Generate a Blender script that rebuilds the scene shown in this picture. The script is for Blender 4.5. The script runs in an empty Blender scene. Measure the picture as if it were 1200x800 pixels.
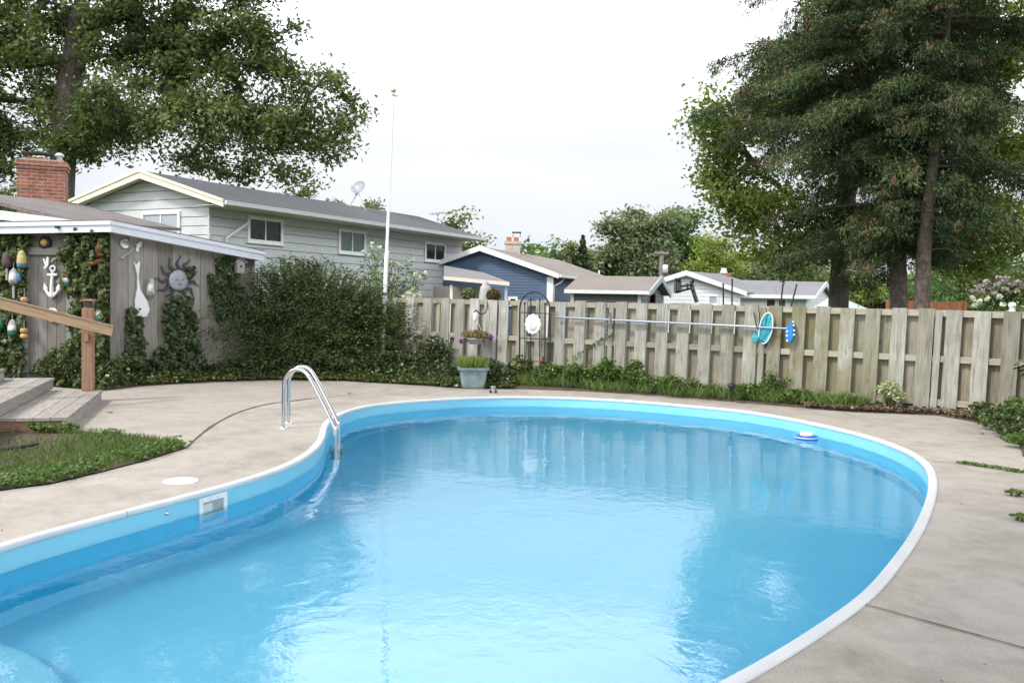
import bpy, bmesh, math, random
import numpy as np
from mathutils import Vector, Matrix
from math import radians as R, sin, cos, pi

random.seed(7)
rng = np.random.default_rng(11)
S = bpy.context.scene
C = S.collection

# ---------------------------------------------------------------- camera
PITCH, ROLL, F, EYE = R(2.2), R(1.0), 1067.0, 1.6
cd = bpy.data.cameras.new('camera')
cam = bpy.data.objects.new('camera', cd)
C.objects.link(cam)
cam.location = (0, 0, EYE)
cam.rotation_mode = 'QUATERNION'
cam.rotation_quaternion = (Matrix.Rotation(pi/2 - PITCH, 3, 'X') @ Matrix.Rotation(ROLL, 3, 'Z')).to_quaternion()
cd.sensor_width = 36
cd.lens = F/1200*36
cd.clip_end = 2000
S.camera = cam

# ---------------------------------------------------------------- world, sun, exposure
SUN_EL, SUN_AZ = R(48), R(-128)          # azimuth measured clockwise from +Y
W = bpy.data.worlds.new('World'); S.world = W; W.use_nodes = True
nt = W.node_tree; nt.nodes.clear()
def wn(t): return nt.nodes.new(t)
sky = wn('ShaderNodeTexSky'); sky.sky_type = 'NISHITA'; sky.sun_disc = False
sky.sun_elevation = SUN_EL; sky.sun_rotation = SUN_AZ
skm = wn('ShaderNodeVectorMath'); skm.operation = 'SCALE'; skm.inputs['Scale'].default_value = 0.12
nt.links.new(sky.outputs[0], skm.inputs[0])
tc = wn('ShaderNodeTexCoord'); mp = wn('ShaderNodeMapping'); mp.inputs['Scale'].default_value = (1, 1, 4.5)
nt.links.new(tc.outputs['Generated'], mp.inputs[0])
nz = wn('ShaderNodeTexNoise'); nz.inputs['Scale'].default_value = 1.7; nz.inputs['Detail'].default_value = 5; nz.inputs['Roughness'].default_value = .5
nt.links.new(mp.outputs[0], nz.inputs[0])
cr = wn('ShaderNodeValToRGB'); cr.color_ramp.elements[0].position = .33; cr.color_ramp.elements[0].color = (.78,.78,.78,1)
cr.color_ramp.elements[1].position = .62; cr.color_ramp.elements[1].color = (.985,.985,.985,1)
nt.links.new(nz.outputs[0], cr.inputs[0])
nz2 = wn('ShaderNodeTexNoise'); nz2.inputs['Scale'].default_value = 2.6; nz2.inputs['Detail'].default_value = 4
nt.links.new(mp.outputs[0], nz2.inputs[0])
cr2 = wn('ShaderNodeValToRGB'); cr2.color_ramp.elements[0].position = .3; cr2.color_ramp.elements[0].color = (.90,.93,.985,1)
cr2.color_ramp.elements[1].position = .7; cr2.color_ramp.elements[1].color = (1.03,1.03,1.04,1)
nt.links.new(nz2.outputs[0], cr2.inputs[0])
mx = wn('ShaderNodeMix'); mx.data_type = 'RGBA'
nt.links.new(cr.outputs[0], mx.inputs[0]); nt.links.new(skm.outputs[0], mx.inputs[6]); nt.links.new(cr2.outputs[0], mx.inputs[7])
spz = wn('ShaderNodeSeparateXYZ'); nt.links.new(tc.outputs['Generated'], spz.inputs[0])
gr = wn('ShaderNodeValToRGB'); gr.color_ramp.interpolation = 'EASE'; els = gr.color_ramp.elements
while len(els) < 6: els.new(.5)
for e_, (p_, c_) in zip(els, ((0, (.68,.72,.77)), (.09, (.755,.77,.79)), (.17, (.81,.815,.825)), (.28, (1.5,1.5,1.5)), (.38, (3.7,3.7,3.7)), (.68, (.56,.56,.58)))): e_.position = p_; e_.color = (*c_, 1)
nt.links.new(spz.outputs[2], gr.inputs[0])
mg = wn('ShaderNodeMix'); mg.data_type = 'RGBA'; mg.blend_type = 'MULTIPLY'; mg.inputs[0].default_value = 1
nt.links.new(mx.outputs[2], mg.inputs[6]); nt.links.new(gr.outputs[0], mg.inputs[7])
bg = wn('ShaderNodeBackground'); bg.inputs[1].default_value = 1.0
nt.links.new(mg.outputs[2], bg.inputs[0])
wo = wn('ShaderNodeOutputWorld'); nt.links.new(bg.outputs[0], wo.inputs[0])

sd = bpy.data.lights.new('sun', 'SUN'); sd.energy = 2.6; sd.angle = R(10); sd.color = (1, .95, .87)
sun = bpy.data.objects.new('sun', sd); C.objects.link(sun)
to_sun = Vector((sin(SUN_AZ)*cos(SUN_EL), cos(SUN_AZ)*cos(SUN_EL), sin(SUN_EL)))
sun.rotation_mode = 'QUATERNION'; sun.rotation_quaternion = to_sun.to_track_quat('Z', 'Y')
sun.location = to_sun*50
S.view_settings.view_transform = 'Standard'; S.view_settings.look = 'None'
S.view_settings.exposure = 0.36; S.view_settings.gamma = 1
S.view_settings.use_curve_mapping = False
S.render.engine = 'CYCLES'
S.cycles.use_denoising = True
S.cycles.max_bounces = 8; S.cycles.transparent_max_bounces = 8; S.cycles.transmission_bounces = 6
S.cycles.blur_glossy = .3

# ---------------------------------------------------------------- pixel -> place
fw = Vector((0, cos(PITCH), -sin(PITCH))); up = Vector((0, sin(PITCH), cos(PITCH))); rt = Vector((1, 0, 0))
RR = cos(ROLL)*rt + sin(ROLL)*up; UU = -sin(ROLL)*rt + cos(ROLL)*up
def ray(x, y): return fw + RR*((x-600)/F) - UU*((y-400)/F)
def G(x, y, z=0.0):
    d = ray(x, y); t = (z-EYE)/d.z
    return Vector((d.x*t, d.y*t, z))
def P(x, y, Y):
    d = ray(x, y); return Vector((0, 0, EYE)) + d*(Y/d.y)
def V(x, y, A, dr, off=0.0):
    """hit of a sight line with the vertical plane through A along dr (moved off toward the viewer)"""
    n = Vector((dr[1], -dr[0], 0)).normalized()
    if n.y > 0: n = -n
    A = Vector((A[0], A[1], 0)) + n*off
    d = ray(x, y); o = Vector((0, 0, EYE))
    return o + d*((A-o).dot(n)/d.dot(n))
def PM(Y): return F/Y          # pixels per metre at depth Y

# ---------------------------------------------------------------- materials
MATS = {}
def new_mat(name):
    m = bpy.data.materials.new(name); m.use_nodes = True
    b = m.node_tree.nodes['Principled BSDF']; MATS[name] = m
    return m, m.node_tree, b
def nd(t, ty, **k):
    n = t.nodes.new(ty)
    for a, v in k.items():
        if a in n.inputs: n.inputs[a].default_value = v
        else: setattr(n, a, v)
    return n
def ramp(t, src, stops):
    r = t.nodes.new('ShaderNodeValToRGB'); e = r.color_ramp.elements
    while len(e) < len(stops): e.new(.5)
    for q, (p_, c) in zip(e, stops):
        q.position = p_; q.color = (*c, 1) if len(c) == 3 else c
    t.links.new(src, r.inputs[0]); return r.outputs[0]
def mixc(t, f, a, b, mode='MIX'):
    m = t.nodes.new('ShaderNodeMix'); m.data_type = 'RGBA'; m.blend_type = mode
    for s, i in ((f, 0), (a, 6), (b, 7)):
        if isinstance(s, (int, float)): m.inputs[i].default_value = s
        elif isinstance(s, tuple): m.inputs[i].default_value = (*s, 1)
        else: t.links.new(s, m.inputs[i])
    return m.outputs[2]
def coords(t, kind='UV', scale=(1,1,1), rot=(0,0,0)):
    c = t.nodes.new('ShaderNodeTexCoord'); m = t.nodes.new('ShaderNodeMapping')
    m.inputs['Scale'].default_value = scale; m.inputs['Rotation'].default_value = rot
    t.links.new(c.outputs[kind], m.inputs[0]); return m.outputs[0]
def noise(t, vec, scale, detail=4, rough=.55):
    n = nd(t, 'ShaderNodeTexNoise', Scale=scale, Detail=detail, Roughness=rough)
    t.links.new(vec, n.inputs[0]); return n.outputs[0]
def bump(t, b, h, strength=.3, dist=.01):
    n = nd(t, 'ShaderNodeBump', Strength=strength, Distance=dist)
    t.links.new(h, n.inputs['Height']); t.links.new(n.outputs[0], b.inputs['Normal'])
def attr(t, name='rnd'):
    a = t.nodes.new('ShaderNodeAttribute'); a.attribute_name = name; return a.outputs['Fac']

def plain(name, col, rough=.6, metal=0, var=.12, scale=6):
    m, t, b = new_mat(name)
    n = noise(t, coords(t, 'Object'), scale)
    c = ramp(t, n, [(.3, tuple(x*(1-var) for x in col)), (.7, tuple(min(1, x*(1+var)) for x in col))])
    t.links.new(c, b.inputs['Base Color']); b.inputs['Roughness'].default_value = rough; b.inputs['Metallic'].default_value = metal
    return m
def wood(name, cols, rough=.85, stain=None, gscale=1.0):
    """weathered boards: grain runs along v, each board its own tone through the face attribute rnd"""
    m, t, b = new_mat(name)
    g = noise(t, coords(t, 'UV', (38*gscale, 2.2*gscale, 1)), 1, 6, .65)
    k = noise(t, coords(t, 'Object', (2.1,)*3), 1, 4)
    c = ramp(t, g, [(.25, cols[0]), (.5, cols[1]), (.78, cols[2])])
    r = ramp(t, attr(t), [(0, (.62,.60,.55)), (.3, (.85,.85,.82)), (.7, (1,1,1)), (1, (1.18,1.2,1.22))])
    c = mixc(t, .9, c, r, 'MULTIPLY')
    if stain:
        sp = t.nodes.new('ShaderNodeSeparateXYZ'); tcn = t.nodes.new('ShaderNodeTexCoord'); t.links.new(tcn.outputs['Object'], sp.inputs[0])
        mk = ramp(t, k, [(.40, (0,0,0)), (.66, (1,1,1))])
        c = mixc(t, mixc(t, 1.0, mk, (.62,.62,.62), 'MULTIPLY'), c, mixc(t, .75, c, stain, 'MIX'))
        pk = nd(t, 'ShaderNodeMapRange'); pk.inputs[1].default_value = 6.6; pk.inputs[2].default_value = 9.8; t.links.new(sp.outputs[0], pk.inputs[0])
        mo = ramp(t, noise(t, coords(t, 'Object', (1.6,1.6,.8)), 1.3, 5, .6), [(.36, (.1,.1,.1)), (.56, (.95,.95,.95))])
        ms_ = ramp(t, pk.outputs[0], [(0, (0,0,0)), (.3, (1,1,1)), (.6, (.8,.8,.8)), (.9, (.1,.1,.1))])
        c = mixc(t, mixc(t, 1.0, mo, ms_, 'MULTIPLY'), c, (.20,.185,.085))
        stn = ramp(t, noise(t, coords(t, 'UV', (11, .9, 1)), 1, 5, .7), [(.34, (.55,.52,.47)), (.5, (1,1,1))])
        c = mixc(t, .7, c, stn, 'MULTIPLY')
        kn = nd(t, 'ShaderNodeTexVoronoi', Scale=1.0); t.links.new(coords(t, 'UV', (5, 2.4, 1)), kn.inputs[0])
        kd = ramp(t, kn.outputs['Distance'], [(.0, (.35,.3,.25)), (.09, (.6,.55,.5)), (.14, (1,1,1))])
        c = mixc(t, .55, c, kd, 'MULTIPLY')
    t.links.new(c, b.inputs['Base Color']); b.inputs['Roughness'].default_value = rough
    bump(t, b, g, .5, .006); return m
def leafmat(name, cols, trans=.3, rough=.5, spec=.3):
    m, t, b = new_mat(name)
    c = ramp(t, attr(t), [(i/(len(cols)-1), x) for i, x in enumerate(cols)])
    n = noise(t, coords(t, 'Object'), .5, 2)
    c = mixc(t, .55, c, ramp(t, n, [(.3, (.65,.7,.7)), (.7, (1.3,1.2,1.0))]), 'MULTIPLY')
    t.links.new(c, b.inputs['Base Color']); b.inputs['Roughness'].default_value = rough
    b.inputs['Specular IOR Level'].default_value = spec
    tr = t.nodes.new('ShaderNodeBsdfTranslucent'); ms = t.nodes.new('ShaderNodeMixShader'); ms.inputs[0].default_value = trans
    t.links.new(mixc(t, 1.0, c, (1.15,1.2,.8), 'MULTIPLY'), tr.inputs[0])
    out = t.nodes['Material Output']
    t.links.new(b.outputs[0], ms.inputs[1]); t.links.new(tr.outputs[0], ms.inputs[2]); t.links.new(ms.outputs[0], out.inputs[0])
    return m

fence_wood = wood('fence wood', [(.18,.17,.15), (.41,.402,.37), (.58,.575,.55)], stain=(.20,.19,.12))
back_wood = wood('recessed fence wood', [(.14,.115,.085), (.31,.275,.22), (.42,.385,.32)], stain=(.17,.16,.09))  # browner back boards, with the shade of the recess put into their colour
rail_wood = wood('rail wood', [(.22,.19,.14), (.36,.33,.26), (.46,.43,.36)])
shed_wood = wood('shed siding wood', [(.15,.135,.12), (.29,.27,.245), (.37,.35,.32)], gscale=.8)
deck_wood = wood('deck wood', [(.16,.14,.125), (.34,.31,.285), (.46,.43,.40)])
cedar = wood('cedar handrail wood', [(.36,.22,.12), (.56,.38,.235), (.66,.48,.32)], rough=.6)
redcedar = wood('post wood', [(.17,.095,.06), (.32,.19,.125), (.42,.27,.19)])
endwood = wood('cut wood end', [(.12,.06,.03), (.25,.14,.08), (.33,.2,.12)])
trim_gray = plain('grey trim paint', (.24,.225,.205), .7)
door_gray = wood('grey door', [(.19,.175,.155), (.225,.21,.19), (.25,.235,.21)])
white = plain('white paint', (.80,.80,.80), .45, var=.04)
fascia_white = plain('fascia paint', (.72,.75,.82), .5, var=.04)
cream = plain('cream trim', (.80,.72,.58), .55, var=.05)
sage = plain('sage siding', (.52,.545,.54), .6, var=.05, scale=2)
bluesid = plain('blue siding', (.07,.118,.205), .6, var=.08, scale=2)
whitesid = plain('white siding', (.78,.79,.81), .6, var=.04)
graysid = plain('grey siding', (.17,.175,.18), .7)
soffit = plain('soffit', (.62,.58,.50), .7)
gutter = plain('gutter', (.62,.64,.64), .4, var=.1)
black = plain('black iron', (.014,.014,.016), .45)
dark = plain('dark plastic', (.03,.03,.033), .6)
steel, t_, b_ = new_mat('stainless steel'); b_.inputs['Base Color'].default_value = (.72,.72,.73,1); b_.inputs['Metallic'].default_value = 1; b_.inputs['Roughness'].default_value = .16
bump(t_, b_, noise(t_, coords(t_, 'Object'), 60), .05, .002)
alu, t_, b_ = new_mat('aluminium pole'); b_.inputs['Base Color'].default_value = (.27,.31,.39,1); b_.inputs['Metallic'].default_value = .4; b_.inputs['Roughness'].default_value = .35
bump(t_, b_, noise(t_, coords(t_, 'Object'), 30), .05, .002)
glass, t_, b_ = new_mat('window glass'); b_.inputs['Base Color'].default_value = (.012,.016,.018,1); b_.inputs['Roughness'].default_value = .06; b_.inputs['Specular IOR Level'].default_value = .28
t_.links.new(ramp(t_, noise(t_, coords(t_, 'Object'), 3), [(.4, (.008,.012,.013)), (.7, (.035,.045,.045))]), b_.inputs['Base Color'])
blind, t_, b_ = new_mat('window blind'); b_.inputs['Roughness'].default_value = .3
w_ = nd(t_, 'ShaderNodeTexWave', Scale=6.0); w_.bands_direction = 'Y'; t_.links.new(coords(t_, 'UV'), w_.inputs[0])
t_.links.new(ramp(t_, w_.outputs[1], [(.2, (.30,.34,.38)), (.6, (.42,.47,.52))]), b_.inputs['Base Color'])
curtain, t_, b_ = new_mat('green curtain behind glass'); b_.inputs['Roughness'].default_value = .1
w_ = nd(t_, 'ShaderNodeTexWave', Scale=2.2, Distortion=1.5); w_.bands_direction = 'X'; t_.links.new(coords(t_, 'UV'), w_.inputs[0])
t_.links.new(ramp(t_, w_.outputs[1], [(.2, (.03,.07,.065)), (.7, (.10,.17,.155))]), b_.inputs['Base Color'])

def shingles(name, a, b, c, rows=6.5):
    m, t, bs = new_mat(name)
    br = nd(t, 'ShaderNodeTexBrick', Scale=1.0); br.inputs['Brick Width'].default_value = .3; br.inputs['Row Height'].default_value = .145
    br.inputs['Mortar Size'].default_value = .008; br.inputs['Color1'].default_value = (*a, 1); br.inputs['Color2'].default_value = (*b, 1)
    br.inputs['Mortar'].default_value = (*[x*.55 for x in a], 1); br.inputs['Bias'].default_value = 0
    t.links.new(coords(t, 'UV'), br.inputs[0])
    n = noise(t, coords(t, 'UV', (9, 9, 9)), 1, 6, .7); n2 = noise(t, coords(t, 'Object'), .35, 3)
    col = mixc(t, ramp(t, n, [(.35, (0,0,0)), (.7, (1,1,1))]), br.outputs[0], c)
    col = mixc(t, .5, col, ramp(t, n2, [(.3, (.75,.75,.75)), (.7, (1.2,1.2,1.2))]), 'MULTIPLY')
    t.links.new(col, bs.inputs['Base Color']); bs.inputs['Roughness'].default_value = .95
    bump(t, bs, n, .5, .01); return m
roof_dark = shingles('charcoal shingles', (.055,.058,.068), (.085,.088,.10), (.13,.13,.145))
roof_brown = shingles('brown shingles', (.175,.148,.13), (.235,.205,.182), (.30,.268,.242))
roof_gray = shingles('grey shingles', (.17,.17,.185), (.22,.22,.235), (.28,.28,.30))
roof_shed = shingles('taupe shingles', (.12,.105,.10), (.19,.17,.16), (.25,.23,.22))

def bricks(name, a, b, mort):
    m, t, bs = new_mat(name)
    br = nd(t, 'ShaderNodeTexBrick', Scale=1.0); br.inputs['Brick Width'].default_value = .26; br.inputs['Row Height'].default_value = .092
    br.inputs['Mortar Size'].default_value = .011; br.inputs['Color1'].default_value = (*a, 1); br.inputs['Color2'].default_value = (*b, 1); br.inputs['Mortar'].default_value = (*mort, 1)
    t.links.new(coords(t, 'UV'), br.inputs[0])
    n = noise(t, coords(t, 'Object'), 5, 5)
    t.links.new(mixc(t, .6, br.outputs[0], ramp(t, n, [(.3, (.5,.5,.5)), (.7, (1.35,1.25,1.2))]), 'MULTIPLY'), bs.inputs['Base Color'])
    bs.inputs['Roughness'].default_value = .9; bump(t, bs, br.outputs[1], -.5, .01); return m
brick_red = bricks('red brick', (.38,.135,.08), (.25,.09,.06), (.34,.29,.25))
brick_white = bricks('white brick', (.62,.58,.54), (.5,.45,.4), (.35,.33,.3))
terracotta = plain('terracotta', (.42,.16,.07), .8)

# concrete
conc, t_, b_ = new_mat('exposed concrete')
o_ = coords(t_, 'Object')
n1 = noise(t_, o_, .45, 5, .6); n2 = noise(t_, o_, 90, 3, .7); n3 = noise(t_, o_, 3.2, 6, .65)
c_ = ramp(t_, n1, [(.3, (.355,.32,.28)), (.5, (.405,.37,.328)), (.72, (.45,.415,.373))])
c_ = mixc(t_, .75, c_, ramp(t_, n2, [(.28, (.62,.60,.58)), (.5, (1,1,1)), (.75, (1.18,1.18,1.18))]), 'MULTIPLY')
c_ = mixc(t_, .8, c_, ramp(t_, n3, [(.3, (.80,.79,.78)), (.55, (1,1,1)), (.75, (1.08,1.08,1.08))]), 'MULTIPLY')
n4 = noise(t_, coords(t_, 'Object', (1.3,.8,1), (0,0,.6)), 1.1, 7, .72); c_ = mixc(t_, .8, c_, ramp(t_, n4, [(.32, (.64,.63,.62)), (.45, (.88,.88,.87)), (.54, (1,1,1))]), 'MULTIPLY')
t_.links.new(c_, b_.inputs['Base Color']); b_.inputs['Roughness'].default_value = .92; bump(t_, b_, n2, .35, .004)
conc2, t_, b_ = new_mat('older grey concrete')
o_ = coords(t_, 'Object')
n1 = noise(t_, o_, .8, 5, .6); n2 = noise(t_, o_, 100, 3, .7); n3 = noise(t_, o_, 4.2, 6, .7)
c_ = ramp(t_, n1, [(.3, (.345,.31,.275)), (.5, (.39,.355,.315)), (.72, (.43,.395,.355))])
c_ = mixc(t_, .75, c_, ramp(t_, n2, [(.28, (.62,.60,.58)), (.5, (1,1,1)), (.75, (1.18,1.18,1.18))]), 'MULTIPLY')
c_ = mixc(t_, .8, c_, ramp(t_, n3, [(.3, (.78,.77,.76)), (.55, (1,1,1)), (.75, (1.08,1.08,1.08))]), 'MULTIPLY')
t_.links.new(c_, b_.inputs['Base Color']); b_.inputs['Roughness'].default_value = .92; bump(t_, b_, n2, .35, .004)
soil, t_, b_ = new_mat('soil')
o_ = coords(t_, 'Object')
t_.links.new(ramp(t_, noise(t_, o_, 14, 8, .7), [(.3, (.045,.03,.02)), (.6, (.13,.095,.065)), (.8, (.21,.165,.12))]), b_.inputs['Base Color'])
b_.inputs['Roughness'].default_value = .95; bump(t_, b_, noise(t_, o_, 30, 6), .8, .02)
lawn, t_, b_ = new_mat('grass ground')
o_ = coords(t_, 'Object')
t_.links.new(ramp(t_, noise(t_, o_, 1.2, 8, .7), [(.3, (.025,.045,.012)), (.6, (.05,.085,.022)), (.8, (.08,.115,.035))]), b_.inputs['Base Color'])
b_.inputs['Roughness'].default_value = .95

def liner(name, cols):
    m, t, b = new_mat(name); o = coords(t, 'Object')
    c = ramp(t, noise(t, o, .7, 3), [(.3, cols[0]), (.7, cols[1])])
    v = nd(t, 'ShaderNodeTexVoronoi', Scale=9.0); t.links.new(o, v.inputs[0])
    c = mixc(t, .35, c, ramp(t, v.outputs['Distance'], [(0, (.93,.95,.97)), (.6, (1.04,1.03,1.02))]), 'MULTIPLY')
    t.links.new(c, b.inputs['Base Color']); b.inputs['Roughness'].default_value = .45; return m
liner_wall = liner('pool liner wall', [(.035,.62,.90), (.045,.66,.92)])
liner_floor = liner('pool liner floor', [(.22,.72,.985), (.25,.75,.985)])
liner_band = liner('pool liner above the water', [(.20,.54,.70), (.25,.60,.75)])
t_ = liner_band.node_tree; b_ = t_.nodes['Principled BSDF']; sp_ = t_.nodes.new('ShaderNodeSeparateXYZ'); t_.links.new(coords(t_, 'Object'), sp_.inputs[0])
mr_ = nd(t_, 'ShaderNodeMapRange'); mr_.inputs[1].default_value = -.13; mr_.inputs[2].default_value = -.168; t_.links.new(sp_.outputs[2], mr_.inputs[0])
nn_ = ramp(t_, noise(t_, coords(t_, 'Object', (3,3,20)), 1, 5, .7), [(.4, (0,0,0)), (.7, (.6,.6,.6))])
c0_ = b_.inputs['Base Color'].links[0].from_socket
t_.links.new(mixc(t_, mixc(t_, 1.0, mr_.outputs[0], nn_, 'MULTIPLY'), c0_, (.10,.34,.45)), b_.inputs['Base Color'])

# water: one rippled glass surface over a real basin
water, t_, b_ = new_mat('pool water')
t_.nodes.remove(b_)
o_ = coords(t_, 'Object')
wn1 = nd(t_, 'ShaderNodeTexNoise', Scale=1.1, Detail=2.0, Roughness=.5, Distortion=.6); t_.links.new(o_, wn1.inputs[0])
wn2 = nd(t_, 'ShaderNodeTexNoise', Scale=5.5, Detail=3.0, Roughness=.55, Distortion=.8); t_.links.new(coords(t_, 'Object', (1,.8,1), (0,0,.5)), wn2.inputs[0])
wn3 = nd(t_, 'ShaderNodeTexNoise', Scale=20, Detail=2.0, Roughness=.5); t_.links.new(o_, wn3.inputs[0])
msk = ramp(t_, noise(t_, o_, .35, 2), [(.40, (.12,.12,.12)), (.62, (1,1,1))])
add = nd(t_, 'ShaderNodeMath', operation='MULTIPLY_ADD'); t_.links.new(wn1.outputs[0], add.inputs[0]); add.inputs[1].default_value = 2.2; t_.links.new(wn2.outputs[0], add.inputs[2])
m3 = nd(t_, 'ShaderNodeMath', operation='MULTIPLY'); t_.links.new(wn3.outputs[0], m3.inputs[0]); t_.links.new(msk, m3.inputs[1])
m3b = nd(t_, 'ShaderNodeMath', operation='MULTIPLY_ADD'); t_.links.new(m3.outputs[0], m3b.inputs[0]); m3b.inputs[1].default_value = .22; t_.links.new(add.outputs[0], m3b.inputs[2])
bp = nd(t_, 'ShaderNodeBump', Strength=.085, Distance=.03); t_.links.new(m3b.outputs[0], bp.inputs['Height'])
rf = nd(t_, 'ShaderNodeBsdfRefraction', Roughness=0.0, IOR=1.333); rf.inputs[0].default_value = (.985,1,1,1)
gl = nd(t_, 'ShaderNodeBsdfGlossy', Roughness=.01)
fr = nd(t_, 'ShaderNodeFresnel', IOR=1.333)
ms = t_.nodes.new('ShaderNodeMixShader')
for n_ in (rf, gl, fr): t_.links.new(bp.outputs[0], n_.inputs['Normal'])
t_.links.new(fr.outputs[0], ms.inputs[0]); t_.links.new(rf.outputs[0], ms.inputs[1]); t_.links.new(gl.outputs[0], ms.inputs[2])
t_.links.new(ms.outputs[0], t_.nodes['Material Output'].inputs[0])

bark, t_, b_ = new_mat('bark')
n_ = noise(t_, coords(t_, 'Object', (9,9,2.2)), 1, 7, .75)
t_.links.new(ramp(t_, n_, [(.3, (.04,.033,.027)), (.55, (.125,.105,.085)), (.75, (.25,.22,.185))]), b_.inputs['Base Color']); b_.inputs['Roughness'].default_value = .95; bump(t_, b_, n_, 1, .04)
sbark, t_, b_ = new_mat('spruce bark')
n_ = noise(t_, coords(t_, 'Object', (12,12,8)), 1, 7, .7)
t_.links.new(ramp(t_, n_, [(.3, (.045,.036,.03)), (.55, (.13,.105,.085)), (.75, (.26,.215,.18))]), b_.inputs['Base Color']); b_.inputs['Roughness'].default_value = .95; bump(t_, b_, n_, 1, .03)
oak_leaf = leafmat('oak leaf', [(.065,.10,.035), (.11,.155,.055), (.17,.22,.085), (.27,.31,.17)], .42)
maple_leaf = leafmat('maple leaf', [(.123,.180,.048), (.209,.275,.076), (.314,.380,.133)], .45)
needle = leafmat('spruce needles', [(.020,.040,.017), (.043,.074,.030), (.085,.122,.048), (.16,.185,.08)], .12, .6)
cone_m = leafmat('spruce cones', [(.09,.058,.036), (.16,.10,.06)], .05, .8)
deadneedle = leafmat('brown tips', [(.13,.09,.05), (.2,.15,.09)], .1, .8)
far_olive = leafmat('olive foliage', [(.096,.136,.048), (.160,.208,.080), (.256,.304,.144)])
far_dark = leafmat('dark green foliage', [(.065,.128,.046), (.115,.205,.072), (.205,.308,.115)])
far_pale = leafmat('pale grey green foliage', [(.13,.17,.095), (.20,.25,.14), (.30,.34,.21)])
far_yel = leafmat('yellow green foliage', [(.149,.203,.041), (.230,.297,.068), (.324,.392,.108)], .4)
ivy_leaf = leafmat('ivy leaf', [(.026,.045,.022), (.045,.075,.032), (.085,.125,.045), (.21,.25,.10)], .2, .35, .5)
vine_leaf = leafmat('vine leaf', [(.03,.055,.022), (.07,.105,.035), (.13,.165,.055), (.26,.27,.11)], .3, .4)
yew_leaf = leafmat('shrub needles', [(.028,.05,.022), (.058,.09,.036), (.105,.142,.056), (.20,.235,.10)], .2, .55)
weed_leaf = leafmat('weed leaf', [(.047,.095,.027), (.095,.169,.041), (.162,.257,.068), (.257,.338,.121)], .35)
grass_m = leafmat('grass blade', [(.047,.088,.020), (.088,.155,.034), (.149,.230,.054)], .3)
lime_m = leafmat('lime grass', [(.14,.20,.05), (.22,.30,.075), (.34,.40,.13)], .45)
varieg = leafmat('variegated leaf', [(.12,.2,.06), (.45,.5,.3), (.68,.7,.52)], .25)
red_leaf = leafmat('reddish leaf', [(.14,.045,.03), (.28,.11,.06), (.4,.2,.1)], .3)
dead_leaf = leafmat('fallen leaf', [(.085,.06,.042), (.17,.125,.088), (.31,.25,.185)], .1, .8)
wh_petal = leafmat('white petal', [(.75,.74,.72), (.85,.85,.85)], .3)
pur_petal = leafmat('purple petal', [(.18,.03,.35), (.32,.06,.5)], .3)
lil_petal = leafmat('lilac petal', [(.42,.34,.42), (.60,.52,.60)], .3)
pink_petal = leafmat('mixed petals', [(.3,.2,.08), (.45,.3,.18), (.5,.38,.42)], .3)

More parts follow.
